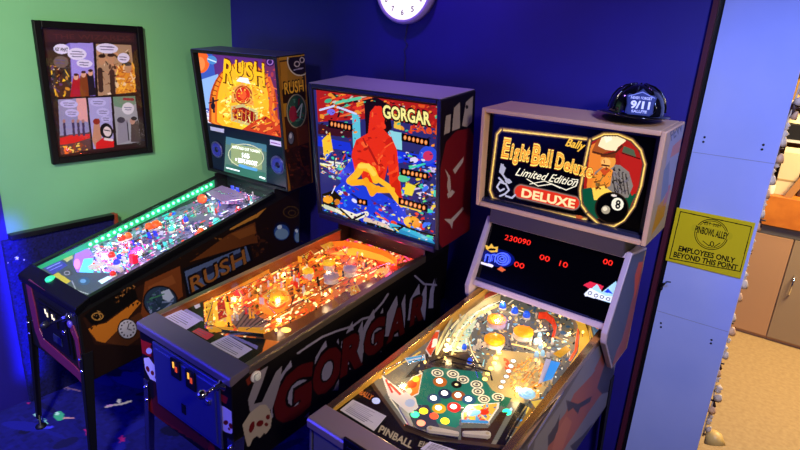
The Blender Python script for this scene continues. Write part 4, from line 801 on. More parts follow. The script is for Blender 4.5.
printed(F, pl, [(425, 350), (436, 330), (440, 330), (437, 345), (430, 358)], '#e85a2a', lambda q: (q.disc(434, 343, 3, 5, '#f8f0e0', 30), q.line([(434, 332), (430, 348)], 2, '#d82a1a')), .03)
printed(F, pl, [(404, 358), (425, 354), (426, 360), (408, 364)], '#5ac0e8', lambda q: q.line([(406, 361), (425, 357)], 1.6, '#f0f8f8'), .026, 'lane_plastic')
printed(F, pl, [(574, 303), (604, 314), (605, 330), (597, 338), (590, 322)], '#5a8ab8', lambda q: (q.poly([(580, 311), (588, 307), (603, 315), (605, 323), (598, 330), (588, 320)], '#f0861e'), q.disc(599.5, 322, 4.4, 4, '#e8281a'), q.disc(591, 314, 4, 2.4, '#f8c83a'), q.line([(596, 317), (603, 319)], 1.6, '#f8e08a')), .034, 'corner_plastic', '#c8a05a')
P = F.pf(526, 401, .0); m = MB(); m.lathe(P, F.up, [(.03, .03), (.026, .036), (.017, .034), (.02, .040), (.008, .038), (0, .043)], CYN, 9, False); m.lathe(P, F.up, [(.008, 0), (.008, .032)], POSTM, 8); m.build('rosette_plastic', pl)
plastic(F, pl, [(531, 402), (542, 400), (551, 403), (545, 411), (536, 409)], mat('gold plastic', '#e8c850', .3, emit=.4), .03)
plastic(F, pl, [(553, 354), (566, 346), (571, 350), (560, 358)], mat('yellow black target', '#d8a01e', .3, emit=.3), .028)
for u, v in ((536, 338), (541, 343), (537, 351), (543, 350), (540, 332)): dome(F, pl, u, v, CYN, .009, .03)
for k in range(7): target(F, pl, 552-k*4.2, 356+k*0-0+k*1.1, mat('white target', '#f0ead8', .35), .013, .022, .3) if k < 2 else target(F, pl, 487-(k-2)*3.2, 346+(k-2)*1.1, mat('white target', '#f0ead8', .35), .013, .022, .3)
flipper(F, pl, 430, 432, 457, 436.5, RUB, .011); flipper(F, pl, 487, 438, 464, 437, RUB, .011); flipper(F, pl, 402, 410, 411, 428, RUB, .011)
wire(F, pl, [(383, 371), (392, 366), (400, 362), (408, 366), (414, 360), (420, 362), (424, 352)], CHROME, .03, .0018); wire(F, pl, [(478, 378), (470, 350), (468, 338)], CHROME, .03, .0015)
wire(F, pl, [(452, 362), (470, 366), (490, 372), (492, 380)], mat('dark lane wire', '#2a2018', .3, .6), .02, .0035); wire(F, pl, [(430, 362), (450, 356), (470, 362), (482, 364)], mat('dark lane wire', '#2a2018', .3, .6), .022, .003)
rg = random.Random(12)
for u, v in ((461, 424), (488, 424), (500, 403), (462, 412), (384, 376), (412, 412), (420, 376), (430, 356), (436, 334), (552, 344), (536, 318), (505, 296), (521, 302), (533, 306), (545, 384), (560, 366), (478, 345), (482, 352), (566, 352), (540, 400), (450, 334), (460, 320), (480, 345), (512, 340), (530, 345), (545, 308), (560, 330)): post(F, pl, u, v, rg.choice([POSTM, RUB, CHROME]), .005, .028)
for u, v in ((485, 312), (510, 318), (513, 306), (541, 326), (548, 334), (545, 345), (436, 345), (412, 388), (470, 416), (484, 416), (536, 360), (560, 316), (455, 335), (470, 320), (574, 318), (583, 332), (425, 362), (530, 398), (520, 335), (445, 358), (395, 388)): bulb(F, pl, u, v, WARM, .005, .02)
for x, y, w in ((-.17, .33, .26), (.08, .36, .22), (-.16, .6, .24), (.16, .55, .24), (-.1, .86, .26), (.1, .84, .26), (0, .7, .2), (.17, .95, .2), (-.15, 1.0, .2)): point_lamp(F, r3, x, y, .05, '#ffd898', w*1.25)
# slanted score panel with its cheeks
PA, PB = (.963, 1.043), (1.073, 1.325); wp = .3117; n = F.pn(PA, PB); dv = np.array([0, PB[0]-PA[0], PB[1]-PA[1]]); PH = np.linalg.norm(dv); dv /= PH
def PP(x, yy, zz): q = np.array([0, PA[0], PA[1]])+dv*zz-n*yy; return (x, q[1], q[2])
m = MB()
for s in (-1, 1):
    x0, x1 = sorted((s*wp, s*(wp-.022))); m.prism([(.935, 1.045), (1.073, 1.332), (1.285, 1.30), (1.30, .83), (1.112, .815), (.945, 1.0)], x0, x1, GRY)
m.prism([PP(0, 0, PH-.018)[1:], PP(0, 0, PH)[1:], (1.285, 1.30), (1.283, 1.28), PP(0, .02, PH-.018)[1:]], -wp+.022, wp-.022, GRY)
m.prism([PP(0, 0, .0)[1:], PP(0, 0, .024)[1:], PP(0, .03, .024)[1:], PP(0, .03, .0)[1:]], -wp+.022, wp-.022, GRY)
m.box((-wp+.022, 1.27, .83), (wp-.022, 1.285, 1.29), BLACK); m.box((-.285, 1.045, 1.315), (.285, 1.25, 1.383), mat('neck dark', '#3a3034', .5))
sp = m.build('score_panel', r3, .003)
o, ex, ey, nn = F.panel(PA, PB, .014, [(489.5, 222), (630, 259), (605, 326), (474, 279)])
c = Canvas(F, o, ex, ey, 320, 130, '#04040a', 0)
c.poly([(470, 274), (610, 324), (608, 332), (468, 282)], '#3a3a6a', .2)
for t, a, b_, h in (('230090', (504, 239.5), (530, 245.5), 5), ('00', (513.5, 266), (523.5, 269), 5), ('00', (539, 259), (549, 262), 5), ('10', (559, 265.5), (567, 268), 5), ('00', (602.5, 263.5), (612, 266), 5)):
    c.text(t, a, b_, (1.4, -h), '#5a0806', .05, e=.8); c.text(t, a, b_, (1.4, -h), '#ff2a1e', .0, e=1.5)
NEON_REFL = '#3a50ff'  # neon sign reflections painted into the score glass as glowing colour
for u in (487, 494): c.line([(u-2, 261), (u, 254), (u+4, 255), (u+3, 262)], 1, NEON_REFL, 1.2)
for r_ in (8, 5.6, 3.2): c.ring(503, 259, r_, r_*.85, 1, NEON_REFL, 10, 1.2)
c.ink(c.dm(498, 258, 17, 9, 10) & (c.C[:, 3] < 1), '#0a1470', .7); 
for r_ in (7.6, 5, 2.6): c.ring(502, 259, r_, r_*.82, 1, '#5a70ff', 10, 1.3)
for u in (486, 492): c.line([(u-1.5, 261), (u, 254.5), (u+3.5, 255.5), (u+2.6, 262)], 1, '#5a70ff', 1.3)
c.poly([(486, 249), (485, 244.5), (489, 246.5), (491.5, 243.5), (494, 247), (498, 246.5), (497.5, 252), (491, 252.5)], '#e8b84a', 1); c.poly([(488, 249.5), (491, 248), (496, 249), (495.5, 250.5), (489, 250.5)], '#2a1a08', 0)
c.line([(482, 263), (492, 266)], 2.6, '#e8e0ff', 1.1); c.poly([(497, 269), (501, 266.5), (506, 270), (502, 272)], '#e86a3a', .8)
c.poly([(583, 285), (590, 281.5), (604, 286), (601, 291), (588, 288)], '#d82a48', 1); c.poly([(586, 293), (597, 284), (602, 292), (616, 281), (618, 286), (614, 304), (584, 295)], '#a8d8f0', 1); c.poly([(584, 294), (590, 288), (596, 291), (606, 296), (614, 296), (613, 303), (585, 296)], '#e8f0ff', 1); c.poly([(604, 292), (608, 288.5), (613, 294)], '#1a3ad8', 1)  # mountain sign reflection, painted into the glass as well
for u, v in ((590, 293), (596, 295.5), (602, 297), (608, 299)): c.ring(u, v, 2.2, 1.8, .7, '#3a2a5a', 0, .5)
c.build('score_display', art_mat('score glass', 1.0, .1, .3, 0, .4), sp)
for s in (1,):
    c = Canvas(F, (wp+.001, .95, .82), (0, .345, 0), (0, 0, .50), 110, 160, '#4a5068'); keepm = None
    c.poly([(612, 366), (617, 350), (622, 340), (626, 325), (632, 300), (640, 270), (644, 256), (650, 250), (650, 300), (630, 350)], '#96504a'); c.line([(646, 252), (640, 290), (627, 349), (612, 369)], 2, '#b89a4a'); c.poly([(639, 262), (643, 262), (638, 285), (634, 300), (635, 275)], '#c8502a')
    poly = [(.945, 1.04), (1.073, 1.325), (1.28, 1.295), (1.295, .835), (1.115, .822), (.952, 1.0)]
    yz = c.P[:, 1:]; U, V = c.U, c.V; c.U, c.V = yz[:, 0], yz[:, 1]; keepm = c.pm(poly); c.U, c.V = U, V
    c.build('cheek_art', art_mat('satin print', 0, .42), sp, keep=keepm)
# head
bb, BP, H, dep = backbox(F, r3, TAN, .018, .045)
A, B = F.BF, F.TF
m = MB(); w_ = F.wb-.018
m.hexa([BP(-w_, .044, .018), BP(w_, .044, .018), BP(w_, .05, .018), BP(-w_, .05, .018), BP(-w_, .044, H-.018), BP(w_, .044, H-.018), BP(w_, .05, H-.018), BP(-w_, .05, H-.018)], BLACK)
m.hexa([BP(-w_, .016, .018), BP(w_, .016, .018), BP(w_, .045, .018), BP(-w_, .045, .018), BP(-w_, .022, .03), BP(w_, .022, .03), BP(w_, .045, .034), BP(-w_, .045, .034)], mat('glass channel', '#5a5a78', .25, .8)); m.build('glass_channel', bb)
o, ex, ey, nn = F.panel(A, B, .040, [(487, 119), (653, 138), (638, 236), (481, 199)])
c = Canvas(F, o, ex, ey, 460, 270, '#060507', 0.)
inner = [(503, 131), (588, 140), (589, 150), (580, 195), (584, 212), (500, 196), (495, 188)]
def gold(pts, w=2.6): c.line(pts, w+2.4, '#6a5240', .35); c.line(pts, w+.4, '#b88a48', .75); c.line([(u, v+.4) for u, v in pts], w*.5, '#ffd86a', 1)
c.poly([(592, 142), (606, 134), (622, 135), (636, 146), (643, 160), (640, 185), (630, 210), (612, 222), (594, 218), (583, 205), (584, 180)], '#a81e16', .8)
c.poly([(590, 146), (600, 140), (604, 160), (598, 190), (586, 196)], '#e8802a', .9); c.poly([(582, 189), (600, 186), (636, 194), (628, 212), (612, 221), (594, 218), (584, 208)], '#0e5a3a', .6)
c.poly([(618, 152), (641, 160), (639, 188), (632, 196), (624, 180)], '#b8201a', .8); c.poly([(624, 146), (634, 150), (636, 157), (622, 152)], '#5a6a4a', .6); c.line([(622, 153), (640, 159)], 1, '#3a0a0a', .5)
# cue player in a broad hat: plain generic figure
c.poly([(595, 172), (606, 164), (620, 165), (629, 172), (633, 186), (628, 198), (612, 196), (598, 198), (592, 188)], '#8a8072', .75)
for k in range(5): c.line([(612+k*3.4, 170+k), (615+k*3.4, 192+k*.6)], 1.1, '#4a4238', .5)
c.poly([(594, 176), (604, 166), (613, 170), (610, 186), (598, 194), (591, 188)], '#e88a2a', .95); c.poly([(592, 188), (604, 186), (612, 192), (606, 200), (594, 200)], '#f8c84a', 1)
c.confetti([(612, 168), (622, 166), (631, 178), (628, 194), (612, 194)], ['#c8c0b0', '#e8e0d0', '#6a6258', '#3a342c', '#a89a88'], 60, .6, 1.8, seed=91, rot=60)
c.disc(608, 161, 7.6, 8, '#e8963a', e=.95); c.disc(606, 163, 4.6, 5, '#f0b05a', e=1); c.poly([(600, 170), (604, 176), (611, 170), (606, 167)], '#c84a1e', .9); c.poly([(600, 153), (616, 154), (615, 158), (601, 157)], '#7a3414', .7); c.line([(602, 165), (609, 166)], 1.6, '#5a2410', .6); c.line([(604, 160), (604.5, 163)], 1, '#a85420', .8); c.confetti([(592, 176), (606, 166), (612, 172), (608, 188), (594, 192)], ['#f0a83a', '#d8701e', '#f8c85a', '#b8501a'], 46, .7, 2.2, seed=92)
c.poly([(592, 151), (596, 142), (600, 136), (606, 139), (612, 150), (602, 154)], '#a8521e', .8)
c.poly([(598, 146), (603, 134), (611, 132), (617, 135), (624, 137), (626, 141), (618, 147), (616, 151), (606, 150)], '#f0deaa', 1); c.poly([(603, 134), (611, 132), (612, 140), (606, 143)], '#f8eec8', 1); c.line([(593, 152), (604, 155), (616, 152), (622, 146)], 2, '#5a2a14', .6)
gold([(501, 129.5), (586, 139)]); gold([(501, 129.5), (497, 134), (490, 190), (493, 198), (500, 202), (560, 214), (586, 219)], 2); gold([(590, 140), (586, 158), (580, 190), (581, 204), (588, 214)], 2.2)
gold([(593, 139), (604, 134), (618, 134), (632, 140), (641, 150), (645, 164), (641, 186), (634, 206), (624, 220), (614, 226), (600, 225), (588, 214)], 2.2)
c.disc(611.7, 208, 17, 16, '#3a2a18', e=.2); c.disc(611.7, 208, 15.6, 14.6, '#070606', e=.0); c.disc(617.5, 204.2, 6.2, 6.4, '#ece6c8', e=.95); c.text('8', (615, 208), (620, 208.8), (1, -8), '#14100c', .03); c.disc(605.8, 209.8, 4.4, 4.2, '#b8ac8a', e=.7); c.disc(605, 208.8, 2.4, 2.2, '#e8dcb8', e=.9); c.disc(614, 195.5, 3, 1.3, '#e8dcc8', 10, .8)
def wob(word, p0, p1, h, ups):
    n_ = len(word); p0, p1 = np.array(p0), np.array(p1); x = 0.
    W = [1.25 if ch in 'EBD' else .45 if ch in 'il' else .55 if ch == 't' else .9 for ch in word]; tot = sum(W)
    for rnd, (bd, col, e) in enumerate(((.17, '#7a1e12', .7), (.12, '#ffe060', 1.05), (.03, '#d8481a', .9), (-.02, '#f8b83a', 1))):
        x = 0.
        for k, ch in enumerate(word):
            a, b_ = p0+(p1-p0)*(x+.04)/tot, p0+(p1-p0)*(x+W[k]-.04)/tot; x += W[k]
            if ch == ' ': continue
            hh = h*(1.25 if ch in 'EBD' else 1.); g = .04 if ch in 'EBD' else 0
            c.text(ch, a-np.array([bd*4, -bd*3]), b_+np.array([bd*4, bd*3]), (1.6, -hh-bd*5), col, bd*.55, .15, e)
wob('Eight', (501, 156), (529, 161), 14, 0); wob('Ball', (530.5, 163.5), (552, 166.5), 15, 0); wob('Deluxe', (554.5, 167), (592, 177.5), 11.5, 0)
c.text('Bally', (565, 145.5), (584.5, 150.3), (2, -7.5), '#f0b83a', .03, .3, 1)
c.text('Limited Edition', (515, 175), (577, 186.5), (2.2, -7.6), '#f4ecc8', .012, .35, 1.0)
c.line([(527, 179), (538, 186), (552, 184), (566, 190), (576, 186), (578, 180), (572, 179)], 1, '#f0e8c8', 1); c.line([(530, 184), (545, 181), (560, 188)], .9, '#f0e8c8', 1)
cap_ = [(521, 191.5), (573, 203)]; c.line(cap_, 16, '#4a3a2a', .4); c.line(cap_, 14.4, '#a88a78', .5); c.line(cap_, 12.4, '#d8301a', .95); c.text('DELUXE', (521, 196.5), (574.5, 208.3), (1.2, -8.2), '#f8d89a', .035, e=1.05)
SV = '#c8c8d8'
for pts in ([(503, 165), (501, 172), (505, 178), (511, 182)], [(500, 196), (505, 194), (509, 190), (506, 184), (500, 182), (497, 187), (500, 191), (504, 189)], [(499, 178), (503, 182)], [(506, 196), (512, 198), (515, 195)]): c.line(pts, 1.9, SV, .7)
c.poly([(501, 163), (506, 168), (503, 176), (499, 172)], SV, .6); c.disc(508, 181, 3.4, 2.4, SV, 30, .6)
c.poly([(576, 215), (581, 215.5), (584, 218), (580, 219.5), (576, 218)], '#d8602a', .6)
c.build('backglass', art_mat('lit backglass deluxe', 1.0, .2, .35, 0, .12), bb)
q = [np.array(v) for v in (BP(F.wb+.001, .004, .006), BP(F.wb+.001, dep-.004, .006), BP(F.wb+.001, dep-.004, H-.006), BP(F.wb+.001, .004, H-.006))]
c = Canvas(F, q[0], q[1]-q[0], q[3]-q[0], 90, 200, '#a08a72', far=q[2])
c.poly([(672, 134), (684, 124), (680, 160), (671, 190), (662, 190), (668, 150)], '#8a8a9c'); c.text('FEW', (671, 141), (683, 130), (-1, -9), '#4a4a5a', .02)
c.poly([(673, 146), (682, 138), (679, 152), (670, 158)], '#b0705e'); c.poly([(658, 206), (668, 194), (664, 216), (652, 234), (650, 240)], '#b87a1e'); c.poly([(668, 186), (671, 184), (667, 200), (663, 206)], '#a8606a'); c.poly([(664, 170), (670, 160), (668, 190), (660, 204)], '#6a7488')
c.build('head_side_art', art_mat('satin print', 0, .42), bb)

# ================================================================== the room
XL, YB, ZC = -3.187, 2.42, 2.85
def struct(o): o['kind'] = 'structure'; return o
NAVY = mat('deep blue paint', '#1c1280', .6, noise=('#1a1074', 3, .05)); GREEN = mat('green paint', '#6fae78', .7, noise=('#68a672', 2, .04))
WHITEP = mat('white panel paint blue lit', '#a6b4ee', .55, noise=('#9cacea', 4, .05)); CEIL = mat('ceiling paint', '#24242c', .9)  # blue light on the white panel is put into its paint colour
m = MB(); m.box((XL-.1, YB, 0), (-.372, YB+.12, ZC), NAVY); struct(m.build('wall_back'))
m = MB(); m.box((XL-.1, .983, 0), (XL, YB+.12, ZC), GREEN); struct(m.build('wall_left'))
m = MB(); m.box((XL-.1, -.6, 0), (XL+.002, .983, ZC), NAVY); struct(m.build('wall_left_front'))
m = MB(); m.box((-.352, YB, 0), (-.076, YB+.05, ZC), WHITEP)
BK = mat('black screw', '#0a0a12', .5)
for u, v in ((704.6, 137.2), (703.4, 141.8), (763.4, 144.8), (762, 149.4), (711.6, 339.8), (711, 343.2), (661, 323), (661, 327)):
    P = on_plane(u, v, (0, YB, 0), (0, 1, 0)); m.lathe((P[0], YB, P[2]), (0, -1, 0), [(.0045, -.001), (.0045, .0015), (0, .0025)], BK, 8)
for z in (1.0, 1.69): m.box((-.35, YB-.0006, z-.0012), (-.078, YB+.001, z+.0006), mat('seam grey', '#8a8ea8', .7))  # thin grey seam lines across the panel
struct(m.build('wall_right'))
m = MB(); m.box((-.388, YB-.02, 0), (-.370, YB+.02, ZC), mat('dark red jamb', '#4a1828', .4)); m.box((-.370, YB+.012, 0), (-.352, YB+.03, ZC), BLACK); struct(m.build('trim_1'))
# wainscot: dark carpeted lower wall with its black cap rail
c = Canvas(None, (XL+.031, .95, 0), (0, 1.53-.95, 0), (0, 0, .955), 200, 320, '#0f0f4a', 0)
c.mottle(.25, 5)
for u, v, s_ in ((17, 258, 2.6), (24, 260, 1.2), (8, 263, .9)):
    c.poly([(u+(s_ if k % 2 == 0 else s_*.42)*math.sin(k*PI/5), v-(s_ if k % 2 == 0 else s_*.42)*math.cos(k*PI/5)) for k in range(10)], '#c8c8d8', .35)
o = c.build('wall_left_wainscot', art_mat('blacklight carpet', 1, .95), None, .03); struct(o)
m = MB(); m.box((XL+.0005, .983, .957), (XL+.045, 1.515, .985), BLACK); m.box((XL+.0005, 1.515, .80), (XL+.045, 1.535, .985), mat('reddish end wood', '#8a3a1c', .5)); struct(m.build('trim_2', None, .002))
# blacklight carpet
c = Canvas(None, (XL, -.4, 0), (3.35, 0, 0), (0, YB+.4, 0), 480, 420, '#15156a', 0)
c.mottle(.16, 9)
for k in range(70):
    u, v = random.uniform(0, 300), random.uniform(300, 450); c.disc(u, v, random.uniform(6, 26), random.uniform(2, 6), random.choice(['#181a80', '#10104a', '#1a1c8a', '#0c0c3a']), random.uniform(-30, 30))
SATS = [(59, 416, 5, '#4ac890')]
c.disc(59, 416, 5.2, 5, '#3aa87a', e=.25); c.disc(57, 413.5, 2, 1.6, '#a8e0c8', e=.3); c.line([(64, 418), (74, 418)], 1.4, '#c89090', .25)
for u, v in ((45, 421), (40, 419), (35, 415)): c.disc(u, v, 1.3, 1.3, '#9ad8c0', e=.3)
c.line([(44, 419), (47, 424)], 1.4, '#7ac8b0', .3); c.line([(40, 428), (52, 427)], 2.4, '#3a3ad8', .2)
c.line([(56, 385), (68, 388), (80, 391)], 1.3, '#7a5a70', .25); c.ring(67, 388, 4, 2, .8, '#6a5a8a', 15, .2)
c.disc(119, 401, 2.2, 2.2, '#e8e0b8', e=.4); c.line([(106, 407), (114, 405), (122, 404), (131, 401)], 2, '#d8c8a0', .4); c.line([(107, 406), (112, 405)], 1.6, '#f0b0c0', .4)
for u, v, s_ in ((89, 431, 6), (122, 439, 4.6), (28, 403, 2)):
    c.poly([(u+(s_ if k % 2 == 0 else s_*.45)*math.sin(k*PI/5), v-(s_ if k % 2 == 0 else s_*.45)*math.cos(k*PI/5)) for k in range(10)], '#a8186a', .3)
c.line([(18, 352), (20, 359), (17, 362)], 1.2, '#8a9ac0', .2)
struct(c.build('floor', art_mat('blacklight carpet', 1, .95), None, .02))
TANF = mat('tan floor', '#b09468', .6, noise=('#a0835a', 40, .06))
m = MB(); m.box((-.372, YB, -.02), (2.2, 5.6, -.0), TANF); m.box((.163, -.4, -.02), (2.2, YB, 0), TANF); struct(m.build('floor_storeroom'))
m = MB(); m.box((-.8, 5.45, 0), (2.2, 5.55, ZC), mat('storeroom wall', '#6a4a30', .8)); struct(m.build('wall_storeroom'))
m = MB(); m.box((XL-.1, -.6, ZC), (2.2, 5.6, ZC+.05), CEIL); struct(m.build('ceiling'))

# picture on the green wall
pr = empty('framed_poster', (XL+.001, 1.515, 1.675), 0, 'black framed comic page poster hanging on the green wall', 'picture')
y0, y1, z0, z1 = 1.235-1.515, 1.796-1.515, 1.315-1.675, 2.036-1.675; m = MB(); t = .034
FRM = mat('black picture frame', '#050506', .45, spec=.2)
for a, b in (((0, y0, z0), (.028, y0+t, z1)), ((0, y1-t, z0), (.028, y1, z1)), ((0, y0+t, z0), (.028, y1-t, z0+t)), ((0, y0+t, z1-t), (.028, y1-t, z1))): m.box(a, b, FRM)
m.build('frame', pr, .004)
c = Canvas(None, (XL+.009, y0+t+1.515, z0+t+1.675), (0, y1-y0-2*t, 0), (0, 0, z1-z0-2*t), 230, 300, '#2a1618', 0)
c.P = c.P-np.array([XL+.001, 1.515, 1.675])
c.poly([(44, 30), (134, 33), (134, 42), (45, 42)], '#3a1c1c'); c.text('THE WIZARDS', (53, 38.5), (131, 40.5), (-.5, -4.6), '#4e2622', .02)
pn1, pn2 = [(48, 45), (94, 43), (97, 97), (55, 97)], [(94, 43), (131, 44), (136, 92), (97, 97)]
c.poly([(47.5, 52), (69, 43), (93, 43), (95.5, 96), (56, 98)], '#7a6ac8'); c.poly([(47, 50), (70, 50), (72, 97), (56, 98)], '#3a2a20'); c.poly([(70, 43), (93, 43), (95, 78), (72, 76)], '#9a8ae0')
c.confetti([(48, 66), (70, 62), (73, 97), (56, 97)], ['#f0c02a', '#1a1210', '#c88a2a', '#4a3424', '#5a3a6a', '#d8c8b8', '#0e0a0a'], 70, .8, 3, seed=81)
c.poly([(73, 78), (79, 74), (82, 97), (70, 97)], '#a81a24'); c.poly([(80, 76), (87, 73), (90, 96), (80, 97)], '#7a3a1a'); c.poly([(87, 74), (93, 71), (96, 95), (89, 96)], '#1a1424')
for u, v in ((76, 77), (83.5, 74.5), (90.5, 73)): c.disc(u, v, 2.4, 3, '#d8a088'); c.disc(u, v-2.4, 2.4, 1.4, '#3a1a14')
c.poly([(96, 44), (131, 45), (136, 92), (98, 96)], '#a8866a'); c.confetti([(97, 50), (128, 48), (136, 92), (98, 96)], ['#5a3a2a', '#d8b89a', '#3a2218', '#c8906a', '#e8d0b8', '#8a5a3a', '#1a100c'], 80, 1, 3.6, seed=82)
c.poly([(118, 66), (134, 64), (136, 92), (116, 94)], '#d88a2a'); c.confetti([(116, 66), (134, 62), (137, 92), (116, 94)], ['#f0b03a', '#c8622a', '#f8d05a', '#a84a1e', '#e8c8a0'], 60, 1, 3, seed=83)
for u, v in ((102, 60), (111, 59), (128, 68)): c.disc(u, v, 3.6, 5, '#b88868'); c.disc(u, v-4, 3.6, 2, '#2a1812')
for u, v in ((100, 70), (112, 72)): c.line([(u, v), (u+1, v+20)], 5, '#3a2420')
BW = '#d8d0f0'
for u, v, a, b in ((61.5, 49, 8, 5), (77, 54, 9.5, 6), (84.5, 63.5, 8, 4), (107, 48.5, 11, 5), (123.5, 58, 6, 5), (61, 62, 7.5, 6)): c.disc(u, v, a, b, BW if v < 61.5 or u > 70 else '#6a5a58', 4)
c.text('HEY WHAT', (55, 50.8), (68, 51.5), (-.2, -3.6), '#1a1020', .03)
for u, v, w in ((77, 51.5, 10), (77, 54, 13), (77, 56.5, 10), (84, 62.5, 9), (84, 65, 8), (107, 46.8, 14), (107, 49.5, 12), (123, 57, 7), (123, 59.6, 6), (60, 60, 9), (60, 63, 8)): c.line([(u-w/2, v-.2), (u+w/2, v+.4)], .9, '#5a5080')
c.line([(94.5, 43), (97.5, 97)], 1.6, '#1a0e10'); c.line([(53, 98.5), (137, 95)], 1.8, '#1a0e10')
c.poly([(58, 99.5), (86, 98), (91, 149), (61, 154)], '#8a86b0'); c.poly([(76, 98.5), (86, 98), (88, 122), (78, 120)], '#d89a9a'); c.poly([(59, 136), (90, 132), (91, 149), (61, 155)], '#5a3a3a'); c.poly([(60, 138), (72, 135), (90, 134), (90, 138), (74, 143), (60, 145)], '#d0201c')
c.confetti([(60, 147), (84, 142), (88, 150), (61, 155)], ['#f0b02a', '#e8701e', '#f8d85a', '#8a3a1a'], 44, .8, 2.6, seed=84)
for u in (64, 73, 78, 83): c.line([(u, 122), (u+1, 135)], 2.4, '#3a2a4a'); c.disc(u, 121, 1.5, 1.8, '#a87868')
c.poly([(88, 98), (111, 97), (114, 146), (93, 149)], '#a09ad0'); c.poly([(94, 122), (99, 118), (102, 140), (96, 149), (92, 140)], '#b8846a'); c.disc(96.5, 121.5, 3.6, 3, '#8a2a1a'); c.poly([(96, 143), (104, 137), (114, 141), (114, 147), (96, 149)], '#d0181a')
c.disc(106.5, 131, 6.4, 8, '#0e0a10', -15); c.disc(107.3, 131.5, 3.8, 5, '#d8c8c8', -15); c.line([(104.5, 130), (110, 131)], 1, '#1a0e14'); c.line([(105, 139), (112, 140)], 2.4, '#e0d0d0')
c.poly([(113, 97), (135, 96), (141, 142), (117, 145)], '#9a9aa4'); c.poly([(113, 97), (135, 96), (136, 104), (122, 108), (114, 106)], '#6a8a74'); c.poly([(118, 118), (128, 120), (129, 141), (118, 144)], '#8a8494'); c.line([(127, 122), (129, 140)], 1, '#2a2230'); c.disc(121, 120, 4, 3, '#3a3444'); c.poly([(131, 124), (138, 120), (141, 142), (131, 142)], '#4a3a3a'); c.disc(132.5, 121, 2.6, 3.4, '#b88a78'); c.disc(134, 118.5, 3, 2, '#2a1a18')
for u, v, a, b in ((69, 104, 9, 4), (72, 113, 7, 4), (98, 102.5, 8, 4), (103, 112, 6.5, 4), (106, 119, 5, 3), (128, 108.5, 6, 6)): c.disc(u, v, a, b, '#b4aee0' if u < 110 else '#d0ccd8', 4); c.line([(u-a*.6, v-1), (u+a*.6, v-.8)], .8, '#6a6490'); c.line([(u-a*.5, v+1.2), (u+a*.5, v+1.4)], .8, '#6a6490')
c.line([(124, 99), (133, 99.5)], 2.6, '#8a2a3a'); c.line([(86.8, 98), (92.5, 149)], 1.6, '#1a0e10'); c.line([(112, 97), (115.5, 146)], 1.6, '#1a0e10')
c.build('comic_print', art_mat('poster print', 0, .35), pr)
m = MB(); m.box((.014, y0+t-.002, z0+t-.002), (.017, y1-t+.002, z1-t+.002), PANE); m.build('picture_glass', pr)

# clock on the blue wall
ck = empty('wall_clock', (-1.768, YB-.002, 2.298), 0, 'round white lit wall clock high on the blue wall', 'clock')
m = MB(); m.lathe((0, 0, 0), (0, -1, 0), [(.176, 0), (.178, .03), (.172, .048), (.160, .05), (.158, .042)], mat('violet white rim', '#b8a0d8', .3), 48); m.build('rim', ck)
cc = Canvas(None, (-.158, -.0425, -.158), (.316, 0, 0), (0, 0, .316), 200, 200, '#fff6f4', 1.)
cc.U, cc.V = cc.P[:, 0]*1000, -cc.P[:, 2]*1000
for k in range(12):
    a = k*PI/6; x, y = 122*math.sin(a), -122*math.cos(a); t_ = str(k or 12); w = 9 if len(t_) == 1 else 17; cc.text(t_, (x-w, y+13), (x+w, y+13), (0, -26), '#4a3450', .02)
for k in range(60): a = k*PI/30; cc.line([(146*math.sin(a), 146*math.cos(a)), (152*math.sin(a), 152*math.cos(a))], 2, '#8a709a')
cc.build('face', art_mat('lit clock face', 1.15, .3, .6), ck, keep=(cc.U**2+cc.V**2 < 158**2))
m = MB()
for a, L, w in ((-58, .08, .007), (62, .115, .005)):
    a = math.radians(a); d = Vector((math.sin(a), 0, math.cos(a))); n_ = Vector((d.z, 0, -d.x))*w; m.plate([Vector((0, -.046, 0))-d*.02-n_, Vector((0, -.046, 0))+d*L-n_*.4, Vector((0, -.046, 0))+d*L+n_*.4, Vector((0, -.046, 0))-d*.02+n_], (0, -.002, 0), BLACK)
m.build('hands', ck)
m = MB(); P = lambda u, v: Vector(on_plane(u, v, (0, YB-.006, 0), (0, 1, 0)))-Vector((-1.768, YB-.002, 2.298))
m.tube([Vector((.01, -.006, -.17)), P(406, 34), P(404.5, 40), P(407.5, 45), P(404, 50), P(405.5, 58), P(404.5, 66), P(405, 80), P(404, 100)], .0024, mat('dark blue cord', '#1a1250', .4), 6); m.build('cord', ck)

# yellow notice on the white panel
m = MB(); sq = [on_plane(u, v, (0, YB-.004, 0), (0, 1, 0)) for u, v in ((677, 207), (755, 223.5), (742.5, 275.5), (666, 262))]; x0, x1, z0, z1 = -.360, -.085, 1.232, 1.461
sg = empty('notice_sign', ((x0+x1)/2, YB, (z0+z1)/2), 0, 'yellow EMPLOYEES ONLY notice fixed to the white panel', 'sign')
c = Canvas(None, (x0, YB-.005, z0), (x1-x0, 0, 0), (0, 0, z1-z0), 330, 270, '#d2c01c', 0)
c.P = c.P-np.array([(x0+x1)/2, YB, (z0+z1)/2])
INK = '#1a1808'
c.line([(680.5, 211.5), (751.5, 226.8), (740, 271.5), (669.5, 258.3), (680.5, 211.5)], .9, INK)
c.ring(711.3, 234.5, 17, 15.4, .8, INK, 12); c.ring(711.3, 234.5, 15.2, 13.7, .6, INK, 12); c.line([(695, 228), (729, 236)], 7.5, '#c8b81c')
c.text('PINBOWL ALLEY', (694.5, 232), (727.5, 239.8), (1.6, -6.4), INK, .03)
c.text('EST. 2021', (704, 224.6), (720, 227.6), (.8, -3), INK, .01); c.line([(703, 222), (721, 226)], .6, INK)
c.line([(703, 241), (709, 246), (712, 242)], .8, INK); c.disc(712, 244, 2.2, 2.8, INK); c.disc(712, 244, 1.2, 1.8, '#d2c01c'); c.line([(720, 243), (714, 247)], .8, INK)
